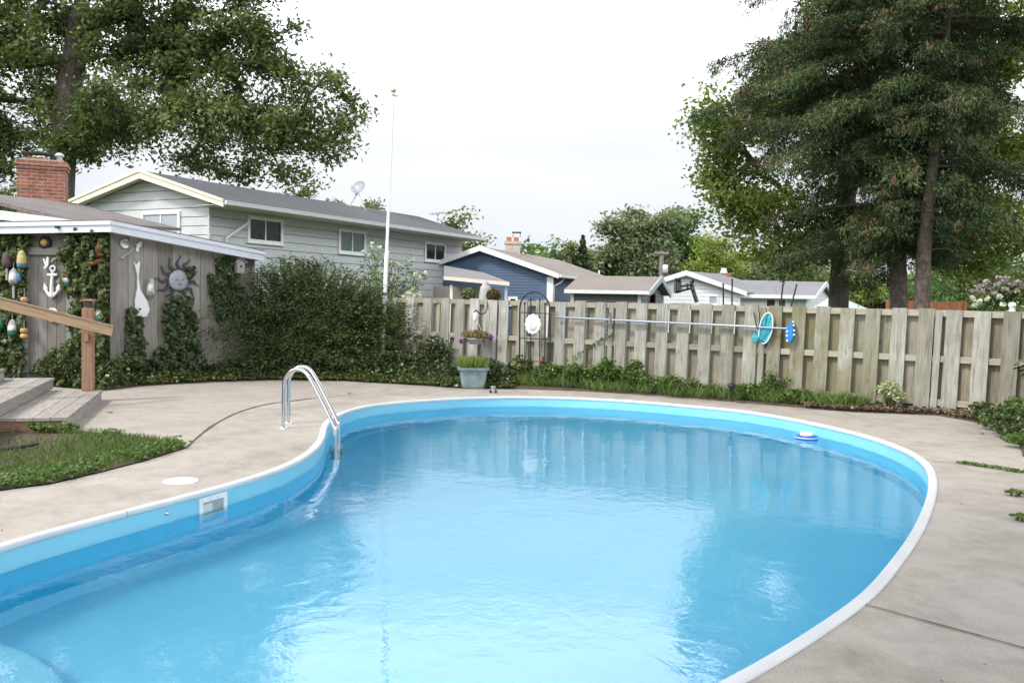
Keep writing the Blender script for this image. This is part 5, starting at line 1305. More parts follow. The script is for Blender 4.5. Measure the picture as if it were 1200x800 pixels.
tag(mb.build('seagull_ornament', MATS['grey stick'], None, pos=W3(63,304)), 'small grey gull shape right of the white bird on the door', 'ornament')
q = W3(61.5, 369, .06); mb = MB(); mb.lathe([(0,.02),(.10,.018),(.135,.008),(.14,-.0),(0,-.0)], q, 28, M=MWB)
tag(mb.build('round_plaque', plain('pale blue plaque', (.50,.60,.74), .5, .12, 12), None, pos=q), 'round pale blue plaque low on the shed door behind the handrail', 'plaque')
# lamp over the door
q = WB(54, 284.5, .04); lp = thing('wall_lamp', q, 'round yellowish lamp in a dark ring above the shed door', 'wall lamp')
mb = MB(); mb.lathe([(.0,0),(.12,0),(.12,.05),(.085,.08),(.075,.08),(.075,.05)], q, 20, M=MWB); mb.build('ring', dark, lp)
mb = MB(); mb.lathe([(0,.12),(.04,.11),(.07,.07),(.075,.04)], q, 18, M=MWB); mb.build('globe', plain('yellow glass', (.55,.38,.13), .3), lp)
def buoy(px, py, s, cols, lb, stick=.0, hang=.1, wall=WB, nose=True):
    q = wall(px, py, .23); t = thing('buoy', q, lb, 'buoy', 'hanging buoys and floats'); s *= .8; k = len(cols); H = .34*s
    prof = [(.02,-.5),(.075,-.49),(.085,-.35),(.085,.05),(.065,.3),(.03,.48),(.0,.5)]
    zs = [(-.5,-.5+1/k*(i+1)) for i in range(k)]
    for i, c in enumerate(cols):
        lo, hi = -.5+i/k, -.5+(i+1)/k
        rr = lambda z: float(np.interp(z, [p_[1] for p_ in prof], [p_[0] for p_ in prof]))
        mb = MB(); mb.lathe([(0, lo*H)]+[(rr(z)*s, z*H) for z in np.linspace(lo, hi, 6)]+[(0, hi*H)], q, 14); mb.build('band', c, t)
    if stick: mb = MB(); mb.tube([q-Vector((0,0,H*.5)), q-Vector((0,0,H*.5+stick))], .022, 6); mb.build('stick', MATS['grey stick'], t)
    mb = MB(); mb.tube([q+Vector((0,0,H*.48)), q+Vector((0,0,H*.5+hang))], .006, 4); mb.build('rope', MATS['grey stick'], t)
b_brown = plain('brown buoy', (.10,.07,.065), .8); b_yel = plain('yellow buoy', (.50,.43,.19), .7); b_blue = plain('blue buoy', (.06,.18,.30), .7)
b_wh = plain('white buoy', (.50,.50,.49), .7, .15, 14); b_grn = plain('green buoy', (.02,.13,.09), .7); b_red = plain('red buoy', (.20,.05,.055), .7)
b_or = wood('orange wood float', [(.40,.22,.09), (.55,.32,.14), (.62,.4,.2)], .6)
buoy(8, 304, 1.25, [b_brown], 'dark brown buoy on a stick in the vines at the far left', .22)
buoy(25.5, 303.5, 1.25, [b_blue, b_yel, b_yel, b_yel], 'yellow buoy with a blue band left of the shed door', 0)
buoy(16, 324, 1.25, [b_wh], 'white buoy on a stick below the yellow one', .24)
buoy(22, 325, .7, [b_blue], 'short blue buoy tucked behind the white buoy')
buoy(77, 328, .9, [b_blue, b_wh, b_red], 'red, white and blue buoy right of the shed door')
buoy(14.5, 384, 1.2, [b_grn, b_wh, b_wh], 'green and white buoy in the vines below the handrail')
buoy(1, 379, .8, [b_grn], 'dark green buoy at the left edge below the handrail')
buoy(116, 369, .9, [b_grn, b_wh], 'white and dark buoy in the vine behind the handrail post')
for (px, py, lb) in ((28.5, 354, 'pair of orange wooden floats beside the door above the handrail'), (28.3, 390.5, 'pair of orange wooden floats beside the door under the handrail')):
    q = WB(px, py, .28); t = thing('orange_floats', q, lb, 'float', 'hanging buoys and floats')
    for s in (-.05, .05): mb = MB(); mb.lathe([(0,-.045),(.05,-.045),(.07,-.02),(.07,.02),(.05,.045),(0,.045)], q+Vector((0,0,s)), 14); mb.build('float', b_or, t)
    mb = MB(); mb.tube([q+Vector((0,0,.09)), q+Vector((0,0,.25))], .006, 4); mb.build('rope', MATS['grey stick'], t)
for px, py, lb in ((115.5, 292, 'long reddish ornament in the vine near the shed corner'), (112, 307, 'reddish flat ornament lower in the vine near the corner')):
    q = WB(px, py, .22); mb = MB(); mb.lathe([(0,-.13),(.04,-.12),(.05,0),(.035,.12),(0,.13)], q, 10, M=Matrix.Rotation(.2 if py < 300 else 1.2, 3, 'Y'))
    tag(mb.build('vine_ornament', plain('rust red', (.25,.07,.03), .8), None, pos=q), lb, 'ornament', 'reddish ornaments in the vine')

# ================================================================= PLANTS NEAR BY
ivyg = [G(*q) for q in bed_px[:9]]+[G(600,455)]
inner = [Vector((q.x*1.02, q.y+1.6, 0)) for q in ivyg]
poly = ivyg+inner[::-1]
def ivy_bed(n):
    p_ = scatter(poly, n); ed = np.array([(q.x, q.y) for q in ivyg]); 
    d = np.interp(p_[:,0], ed[:,0], ed[:,1]); dep = np.clip(p_[:,1]-d, 0, 2)
    lump = .5+.5*np.sin(p_[:,0]*2.3)*np.sin(p_[:,0]*5.1+1)
    z = (.05+np.minimum(dep, .8)*(.30+.25*lump))*rng.uniform(.35, 1.0, n)+.03
    pts = np.c_[p_[:,0]+rng.normal(0,.03,n), p_[:,1]-.06+rng.normal(0,.05,n), z]
    return pts
tag(leaves('ivy_ground_cover', ivy_bed(26000), .075, ivy_leaf, aspect=.85, upb=.6, rnd=rng.beta(1.3,2.2,26000)), 'dark glossy ivy ground cover along the shed foot', 'ivy', kind='stuff')
fr_ = ivy_bed(60000); ed = np.array([(q.x, q.y) for q in ivyg]); dd_ = fr_[:,1]-np.interp(fr_[:,0], ed[:,0], ed[:,1]); fr_ = fr_[dd_ < .28][:9000]
tag(leaves('ivy_edge', fr_, .06, vine_leaf, aspect=.8, upb=.8, rnd=rng.uniform(.4, 1, len(fr_))), 'lighter green creeping edge of the ivy bed beside the deck', 'ground cover', kind='stuff')
def climb(name, poly_, wall, n, thick, mat, size, label, cat='ivy', a=1.4, b=1.8, stuff=False):
    q = scatter(poly_, n); nn = nB if wall is WB else nW
    gap = np.sin(q[:,0]*.31+1.3*np.sin(q[:,1]*.13))+np.sin(q[:,1]*.27+q[:,0]*.12)
    if n > 3000: q = q[(gap > -1.05) | (rng.random(n) < .15)]
    n = len(q); q = q+rng.normal(0, 1.0, q.shape)
    pts = np.array([wall(x, y, .05) for x, y in q]); th_ = rng.random(n)**.8*thick*(.5+.5*np.sin(q[:,0]*.33)*np.cos(q[:,1]*.21)+.35)
    pts += np.array(nn)*np.abs(th_)[:,None]
    g0_ = pts.mean(0); g0_[2] = max(0, pts[:,2].min())
    o = leaves(name, pts, size*rng.uniform(.55,1.25,n), mat, aspect=.85, nrm=np.array(nn)*.9+np.array((0,0,.5)), rnd=rng.beta(a, b, n), pos=tuple(g0_))
    return tag(o, label, cat, 'climbers on the shed')
climb('ivy', [(192,357),(204,346),(221,349),(226,380),(233,415),(240,452),(166,456),(176,415),(181,411),(193,402),(190,375)], WA, 6500, .22, ivy_leaf, .085, 'dark ivy column climbing the shed up to the sun face')
climb('ivy', [(148,363),(159,361),(165,395),(167,440),(174,456),(122,456),(133,425),(146,412)], WA, 4200, .20, ivy_leaf, .08, 'narrow dark ivy column climbing the shed below the paddle')
climb('ivy', [(216,314),(224,312),(227,322),(220,328),(214,322)], WA, 160, .10, ivy_leaf, .075, 'small ivy sprig over the upper right of the sun face')
climb('ivy', [(243,321),(249,322),(256,350),(264,372),(255,380),(246,345)], WA, 500, .1, ivy_leaf, .075, 'thin slanting ivy strand right of the sun face')
climb('ivy', [(252,304),(260,302),(268,340),(266,370),(258,360)], WA, 900, .1, ivy_leaf, .075, 'long ivy strand left of the birdhouse')
climb('ivy', [(262,300),(272,303),(278,330),(284,345),(286,372),(270,372),(266,330)], WA, 900, .12, ivy_leaf, .075, 'ivy strand hanging under the birdhouse')
climb('climbing_vine', [(76,268),(126,268),(131,285),(130,380),(131,425),(146,456),(56,456),(64,412),(88,396),(84,378),(90,350),(78,335),(82,318),(73,298),(80,285)], WB, 9500, .26, vine_leaf, .08, 'bright green climbing vine covering the shed corner right of the door', 'climbing vine')
climb('climbing_vine', [(-60,266),(46,268),(38,288),(34,300),(33,420),(30,445),(-60,445)], WB, 10500, .20, vine_leaf, .08, 'green climbing vine hung with buoys left of the shed door', 'climbing vine')
# low shrubs at the shed foot by the post
def bushy(name, base, rads, n, size, mat, label, cat='shrub', group=None, stems=7, aspect=.55, rnd=None, upb=.5):
    base = Vector(base); t = thing(name, base, label, cat, group); mb = MB(); rx, ry, rz = rads
    for i in range(stems):
        a = 2*pi*i/stems+random.random(); e = base+Vector((rx*.6*cos(a), ry*.6*sin(a), rz*1.3)); mb.tube(bez([base+Vector((.04*cos(a), .04*sin(a), 0)), base.lerp(e, .5)+Vector((0,0,.1*rz)), e], 3), [.015*(1-i_/8) for i_ in range(7)], 4)
    mb.build('stems', bark, t)
    k = 14; cen = blob(base+Vector((0,0,rz)), (rx*.72, ry*.72, rz*.68), k, .4); c = cen[rng.integers(0, k, n)]
    pts = c+blob((0,0,0), (rx*.42, ry*.42, rz*.42), n, .5); pts[:,2] = np.maximum(pts[:,2], .04)
    leaves('foliage', pts, size, mat, t, aspect=aspect, upb=upb, rnd=rnd); return t
bushy('low_shrub', G(78, 452)+Vector((0,.35,0)), (.75,.35,.33), 3600, .07, vine_leaf, 'low green shrub left of the handrail post')
bushy('low_shrub', G(18, 440)+Vector((-.2,.6,0)), (.85,.35,.55), 4200, .07, vine_leaf, 'rounded green shrub by the steps under the hanging buoys')
bushy('low_shrub', G(130, 452)+Vector((0,.3,0)), (.55,.3,.30), 2600, .07, vine_leaf, 'low green shrub right of the handrail post')
bushy('step_weed', G(50, 508), (.22,.12,.08), 420, .055, weed_leaf, 'leafy weed growing out from under the lowest step', 'weed', stems=4)
bushy('step_weed', G(77, 508), (.16,.12,.07), 320, .05, weed_leaf, 'leafy weed at the front right corner of the lowest step', 'weed', stems=4)
bushy('dark_shrub', G(504, 450)+Vector((0,.75,0)), (.72,.45,.52), 5200, .065, ivy_leaf, 'dark shrub against the fence left of the turquoise planter')
bushy('dark_shrub', G(466, 447)+Vector((0,.6,0)), (.5,.35,.28), 2300, .065, ivy_leaf, 'low dark shrub at the foot of the fence beside the flagpole')

# ---- big arching shrub
def arching_shrub(name, base, outline_pts, n_sh, per, mat, label, lw=.075, Yd=1.3):
    base = Vector(base); t = thing(name, base, label, 'shrub'); mb = MB(); LP = []; LD = []; TN = []
    for i in range(n_sh):
        x, y = outline_pts[i]; dep = rng.uniform(-1, 1)*Yd; dep = -abs(dep)*.9 if rng.random() < .65 else dep
        e = P(x, y, base.y+dep*.8); 
        s = base+Vector((rng.normal(0,.35), rng.normal(0,.25), 0)); L = (e-s).length
        m = s.lerp(e, .5)+Vector((0,0,.12*L)); c = [Vector((1-u)**2*s+2*u*(1-u)*m+u*u*e) for u in np.linspace(0, 1, 9)]
        c[-1] += Vector((0,0,-.04*L))
        if i % 5 == 0: mb.tube(c, [.016*(1-u*.85) for u in np.linspace(0,1,9)], 3, caps=False)
        tip = (c[-1]-c[-3]).normalized(); side_ = tip.cross(Vector((0,0,1))).normalized(); tn = rng.normal(0, .13)
        u = rng.uniform(.0, 1, per)**.75; l_ = min(.75, L*.5)
        for q in u:
            b0 = c[-1]-tip*(1-q)*l_; sd = 1 if rng.random() < .5 else -1; w = (1-q)*.16+.03
            LP.append(b0+side_*sd*w*rng.random()+Vector((0,0,rng.normal(0,.03)-.03*(1-q)))); LD.append(tip*.8+side_*sd*.7+Vector((0,0,rng.normal(0,.15)-.1))); TN.append(.42+tn+rng.random()*.35+.12*q)
    mb.build('stems', bark, t); leaves('foliage', np.array([tuple(v) for v in LP]), lw, mat, t, aspect=.34, dirs=np.array([tuple(v) for v in LD]), rnd=np.array(TN)); return t
outl = [(250,438),(247,395),(254,362),(275,338),(300,315),(330,302),(352,296),(385,303),(415,318),(448,334),(474,352),(484,385),(480,425),(468,440)]
cx0, cy0 = 362, 400; op = scatter(outl, 1500); v_ = op-np.array((cx0, cy0)); op = np.array((cx0, cy0))+v_*np.where(rng.random(len(op)) < .12, 1.09, 1.0)[:,None]
yb = Vector((P(362, 400, 20.0).x, 19.9, 0))
arching_shrub('arching_shrub', yb, op, 1500, 70, yew_leaf, 'huge dark green arching shrub between the shed and the flagpole')
q_ = scatter(outl+[(455,446),(300,448),(243,446)], 400); fc = np.array([P(x, y, yb.y-1.1-.5*max(0, (315-x)/65)+.5*max(0, (x-400)/80)+.25*rng.random()) for x, y in q_]); n_ = 58
fc = np.repeat(fc, n_, axis=0); of_ = rng.normal(size=fc.shape)*np.array((.27,.2,.05)); dr2 = np.c_[of_[:,0]*3+rng.normal(0,.3,len(fc)), of_[:,1]*3-.3, -.25+rng.normal(0,.15,len(fc))]
dr2 /= np.linalg.norm(dr2, axis=1)[:,None]; fc = fc+of_-np.c_[np.zeros(len(fc)), np.zeros(len(fc)), (of_[:,0]**2)*1.5]; fc[:,2] = np.maximum(fc[:,2], .08)
leaves('outer_sprays', fc, .07, yew_leaf, bpy.data.objects['arching_shrub'], aspect=.34, dirs=dr2, rnd=np.repeat(rng.normal(.5,.17,400), n_)+rng.normal(0,.12,len(fc))+of_[:,2]*1.2)
# dark under-storey volume of the same shrub
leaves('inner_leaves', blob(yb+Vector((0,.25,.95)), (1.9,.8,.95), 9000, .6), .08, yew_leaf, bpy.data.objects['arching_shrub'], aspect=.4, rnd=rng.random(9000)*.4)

# ---- rose of sharon with white blooms behind
rb_ = Vector((P(452, 400, 21.6).x, 21.6, 0)); rs_ = thing('flowering_shrub', rb_, 'tall shrub with white blossoms behind the flagpole', 'flowering shrub')
mb = MB(); LPp = []; FL = []
for px, py in ((438,285),(441,300),(430,300),(452,292),(459,308),(449,315),(470,312),(478,306),(462,325),(486,322),(480,330),(494,323),(470,338),(440,320),(425,312),(455,335),(436,335),(486,343),(478,348)):
    e = P(px+random.uniform(-2,2), py, 21.6+random.uniform(-.3,.3)); c = bez([rb_+Vector((random.uniform(-.2,.2),0,0)), rb_.lerp(e, .55)+Vector((0,0,.1)), e], 4); mb.tube(c, [.014*(1-i/12) for i in range(len(c))], 3, caps=False)
    for q in c[3:]: LPp.append(blob(q, (.16,.14,.15), 45, .5))
    for _ in range(2): FL.append(blob(e+Vector((random.uniform(-.12,.12), -.1, random.uniform(-.1,.08))), (.045,.03,.045), 12, .4))
FL += [blob(P(px, py, 21.2), (.10,.05,.09), 40, .4) for px, py in ((475,349),(480,345),(485,350),(490,346),(483,352),(488,353))]
mb.build('stems', bark, rs_); leaves('foliage', np.vstack(LPp), .06, weed_leaf, rs_); leaves('blossoms', np.vstack(FL), .065, wh_petal, rs_, aspect=.9)

# ---- weeds along the fence foot
def fence_foot(px, o=.25): q = fx(px)+fn*o; q.z = .03; return q
for px, h, w, n, lb in ((600,.17,.28,500,'low weeds at the foot of the trellis'),(655,.34,.34,1000,'weeds around the pale stone'),(690,.38,.34,1100,'weed clump under the left pole hook'),(722,.40,.34,1300,'tall weed clump right of the left pole hook'),(755,.42,.34,1200,'leafy weed clump halfway to the solar light'),(785,.26,.34,800,'spreading weed clump left of the first solar light'),(815,.24,.32,800,'low weed clump just left of the first solar light'),(845,.17,.22,500,'little weed clump around the first solar light'),(885,.22,.34,800,'weed clump under the aqua net'),(915,.36,.3,1000,'taller weed clump below the blue brush'),(945,.18,.3,600,'thin weed clump right of the blue brush')):
    bushy('weed_clump', fence_foot(px, .42), (w*1.15,.24,h*.78), int(n*1.2), random.choice((.05,.065,.08)), weed_leaf, lb, 'weeds', 'weeds along the fence foot', stems=6, rnd=rng.random(int(n*1.2))**1.2)
bl = []
for px in range(592, 1000, 5): bl += [fence_foot(px+random.uniform(-3,3), random.uniform(.15,.75)) for _ in range(2)]
tag(blades('fence_grass', [tuple(q) for q in bl], 4200, .30, .07, weed_leaf, w=.014, lean=.55), 'uncut grass along the foot of the fence', 'grass', kind='stuff')
for px, lb in ((1000,'strappy green weed tuft left of the middle solar light'),(1015,'strappy green weed tuft at the middle solar light')):
    q = fence_foot(px, .45); t = thing('grass_tuft', q, lb, 'grass tuft'); blades('blades', [tuple(q)], 260, .3, .06, weed_leaf, t, w=.02, lean=.8)
bushy('trellis_plant', fence_foot(623, .4), (.30,.2,.34), 240, .13, vine_leaf, 'pale green climbing plant at the foot of the trellis', 'plant', aspect=.7, rnd=rng.uniform(.6,1,240))
bushy('brown_stalk', fence_foot(647, .3), (.10,.1,.36), 160, .07, red_leaf, 'dry reddish plant stalk right of the trellis', 'plant')
mb = MB(); mb.tube(bez([fence_foot(665,.3), at_fence(680, 415, .15), at_fence(700, 400, .1), at_fence(718, 392, .08)], 4), .007, 4); o = mb.build('trailing_vine', plain('green stem', (.1,.14,.05), .7), None, pos=fence_foot(665,.3)); tag(o, 'single vine runner slanting up the fence boards', 'vine')
leaves('leaves', np.vstack([blob(at_fence(665+i*4.4, 422-i*2.6, .12), (.04,.02,.05), 6, .5) for i in range(13)]), .06, weed_leaf, None, pos=fence_foot(665,.3)).parent = o
bpy.data.objects['leaves'].location = (0,0,0)
bushy('variegated_shrub', fence_foot(1052, .45), (.34,.26,.26), 1500, .055, varieg, 'small cream and green variegated shrub in the bark bed')
bushy('corner_plant', G(1162, 494)+Vector((.05,.12,0)), (.42,.28,.15), 1100, .07, vine_leaf, 'low green plants at the right end of the bark bed', 'plant')
bushy('corner_plant', G(1178, 512)+Vector((.35,.1,0)), (.5,.4,.2), 1600, .07, ivy_leaf, 'dark ground plants spilling over the soil right of the bark bed', 'plant')
for x_, y_, r_, l_ in ((1163,500,.30,'leafy ground plant at the corner where the bark bed meets the deck'),(1177,512,.32,'second ground plant down the right edge of the deck'),(1191,522,.30,'third ground plant down the right edge of the deck, cut by the frame')):
    bushy('corner_plant', G(x_, y_)+Vector((.18,.12,0)), (r_,r_,.15), 900, .065, ivy_leaf, l_, 'plant')
bushy('corner_plant', G(1192, 506)+Vector((.15,.2,0)), (.36,.36,.26), 1300, .07, weed_leaf, 'low green plants at the right edge of the deck', 'plant')
bushy('corner_plant', G(1199, 520)+Vector((.35,.0,0)), (.34,.34,.22), 1100, .07, ivy_leaf, 'dark low plants overhanging the right edge of the deck', 'plant')
# bark bed of fallen leaves
q = scatter([(fence_foot(p_, o).x, fence_foot(p_, o).y) for p_, o in ((960,.9),(960,.02),(1195,.02))]+[(G(1170,500).x, G(1170,500).y),(G(1100,487).x, G(1100,487).y),(G(1000,483).x, G(1000,483).y)], 5200)
tag(leaves('fallen_leaves', np.c_[q, .045+rng.random(len(q))*.05], .06, dead_leaf, aspect=.7, upb=1.6, rnd=rng.random(len(q))), 'brown fallen leaves and bark in the bed at the right end of the fence', 'leaf litter', kind='stuff')
for x_, y_, r_, m_, l_ in ((1140,496,.24,vine_leaf,'small plant at the sharp inner corner of the deck edge'),(1155,504,.3,weed_leaf,'grassy plant between deck edge and dark ground plants'),(1170,514,.28,vine_leaf,'bright leaf plant overlapping the deck edge at right'),(1186,526,.28,weed_leaf,'weedy plant lowest on the right deck edge')):
    bushy('corner_plant', G(x_, y_)+Vector((.22,.05,0)), (r_,r_,.11), 800, .055, m_, l_, 'plant')
q = scatter([tuple(G(x_, y_).xy) for x_, y_ in ((1098,487),(1150,496.5),(1172,504.5),(1185,512.5),(1197,524),(1290,560),(1290,480),(1150,484))], 4200)
tag(leaves('bed_litter', np.c_[q, .04+rng.random(len(q))*.05], .055, dead_leaf, aspect=.7, upb=1.6, rnd=rng.random(len(q))**1.4), 'brown leaf litter on the soil at the right deck edge', 'leaf litter', kind='stuff')
# deck crack weeds, bits
crk = [G(x, y) for x, y in ((1130,543.5),(1142,545),(1150,546.5),(1158,547.5),(1166,548.5),(1176,550),(1186,552),(1196,553.5))]
tag(leaves('joint_weeds', np.vstack([blob(c+Vector((0,0,.015)), (.09,.03,.022), 60, .6) for c in crk]), .035, weed_leaf, aspect=.5), 'small weeds growing in the deck joint at the right', 'weeds', kind='stuff')
for x, y, lb in ((1190,581,'small weed lying on the right edge of the deck below the joint'),(1198,610,'small sprig on the right edge of the deck')):
    bushy('deck_sprig', G(x, y), (.12,.07,.03), 90, .045, weed_leaf, lb, 'weed', stems=3)
q = scatter([(v.x, v.y) for v in deck_outer], 5000); q = q[~inpoly(offs(.12), q[:,0], q[:,1])][:380]
tag(leaves('deck_debris', np.c_[q, np.full(len(q), .012)], .022, dead_leaf, aspect=.6, upb=3), 'scattered bits of dry leaf on the concrete deck', 'debris', kind='stuff')
for x, y, lb in ((410,461,'small dead leaf cluster near the deck joint'),(130,483,'two small dark leaves on the deck beside the steps'),(1152,508,'dark leaf scrap near the right plants')):
    p0 = G(x, y, .01); tag(leaves('leaf_scrap', blob(p0, (.07,.03,.004), 7, 1), .05, dead_leaf, aspect=.6, upb=2, pos=tuple(p0)), lb, 'leaf scrap')

# ---- grass patch at the left
gp = [(v.x, v.y) for v in patch]
p_ = scatter(gp, 90000); px_ = np.array([(v[0], v[1]) for v in gl_[:5]])
d_e = np.min(np.linalg.norm(p_[:,None,:]-np.array([tuple(v.xy) for v in bez(gl_[:5], 8)])[None], axis=2), axis=1)
d_t = np.linalg.norm(p_-np.array(tuple(G(200,520).xy)), axis=1)
soilm = (np.sin(p_[:,0]*1.7+1)*np.sin(p_[:,1]*1.3)+np.sin(p_[:,0]*4.1)*.4)
keep = (rng.random(len(p_)) < np.clip(1.3-d_e*.6, .06, 1)) | (d_t < 1.1) & (rng.random(len(p_)) < .8) | (soilm > .75) & (rng.random(len(p_)) < .3)
p_ = p_[keep & (p_[:,1] > 5)]; n = len(p_)
d = np.c_[rng.normal(0,.5,n), rng.normal(0,.5,n), np.ones(n)]; d /= np.linalg.norm(d, axis=1)[:,None]; h = rng.uniform(.025,.085,n)
tag(leaves('lawn_blades', np.c_[p_, h*.45+.012], h*1.1, grass_m, aspect=.11, dirs=d, jit=.05), 'short grass in the patch between steps and deck', 'grass', kind='stuff')
q = scatter(gp, 60000); de = np.min(np.linalg.norm(q[:,None,:]-np.array([tuple(v.xy) for v in bez(gl_[:5], 8)])[None], axis=2), axis=1)
lum = np.sin(q[:,0]*3.1)*np.sin(q[:,1]*2.7+.5)+.5*np.sin(q[:,0]*7+q[:,1]*5)
q = q[((de < .42)&(lum > -.5) | (lum > 1.05)) & (q[:,1] > 5)][:9000]; n = len(q)
q = q+rng.normal(0,.035,q.shape); tag(leaves('clover', np.c_[q, rng.uniform(.02,.08,n)], .045, weed_leaf, aspect=.85, upb=1.5, rnd=rng.uniform(.1,.7,n)), 'clover and broad weeds edging the grass patch', 'clover', kind='stuff')
mb = MB(); mb.tube(bez([G(-60,540,.03), G(-10,528,.04), G(20,524,.05), G(44,519.5,.05)], 5), .022, 8)
tag(mb.build('black_hose', dark, None, pos=G(0,526)), 'black hose lying in the soil beside the wooden steps', 'hose')

# ================================================================= TREES
def blobs_px(lst, Y):
    out = []
    for x, y, rx, ry, *o in lst:
        dy = o[0] if o else 0; k = 1/PM(Y); out.append((tuple(P(x, y, Y+dy)), (rx*k, max(rx, ry)*k*.9, ry*k)))
    return out
Yo = 47.0; tb = P(70, 300, Yo); tb.z = 0
broadleaf('oak_tree', tb, [tb, P(72, 225, Yo), P(76, 165, Yo), P(80, 110, Yo), P(92, 40, Yo), P(95, -30, Yo)],
  blobs_px([(20,40,70,60),(90,20,80,70),(60,110,60,45,2),(170,50,75,60),(150,135,60,38,-2),(120,175,55,22),(250,45,70,55),(215,140,55,42,-2),(290,60,50,45),(300,150,60,45),(345,150,48,48),(385,140,38,50),(318,198,50,18),(250,185,45,22),(20,165,45,30,2),(-60,60,80,90),(120,-70,140,60),(260,-40,80,50),(-40,180,60,30),(350,95,40,28),(100,150,70,40),(240,100,60,50),(10,200,40,22,1),(330,50,36,34),(395,150,26,30)], Yo),
  600, 165, .26, oak_leaf, 'huge dark leafed oak towering behind the chimney and the sage house', r0=.66, clr=.98, jump=1.3, aspect=.5, rtip=.03)
# maple with its trunk between fence and the white house
Ym = 23.0; tb = P(983, 380, Ym); tb.z = 0
broadleaf('maple_tree', tb, [tb, P(983, 345, Ym), P(986, 310, Ym), P(990, 250, Ym), P(1000, 150, Ym+1), P(1010, 40, Ym+1)],
  blobs_px([(850,160,38,55,1),(835,215,36,28,1),(885,240,60,45,1),(920,120,60,60,2),(930,290,55,24,0),(985,275,50,30,-1),(1010,150,80,80,2),(1040,285,60,25,1),(1120,130,70,80,2),(1165,60,60,70,2),(1170,200,50,60,1),(1120,270,70,38,1),(1050,20,110,70,2),(1190,270,40,40,1),(1150,310,40,20,1)], Ym),
  420, 190, .12, maple_leaf, 'light green maple mixed behind the dark spruces, trunk forking low', r0=.26, clr=.62, jump=.8, aspect=.75)
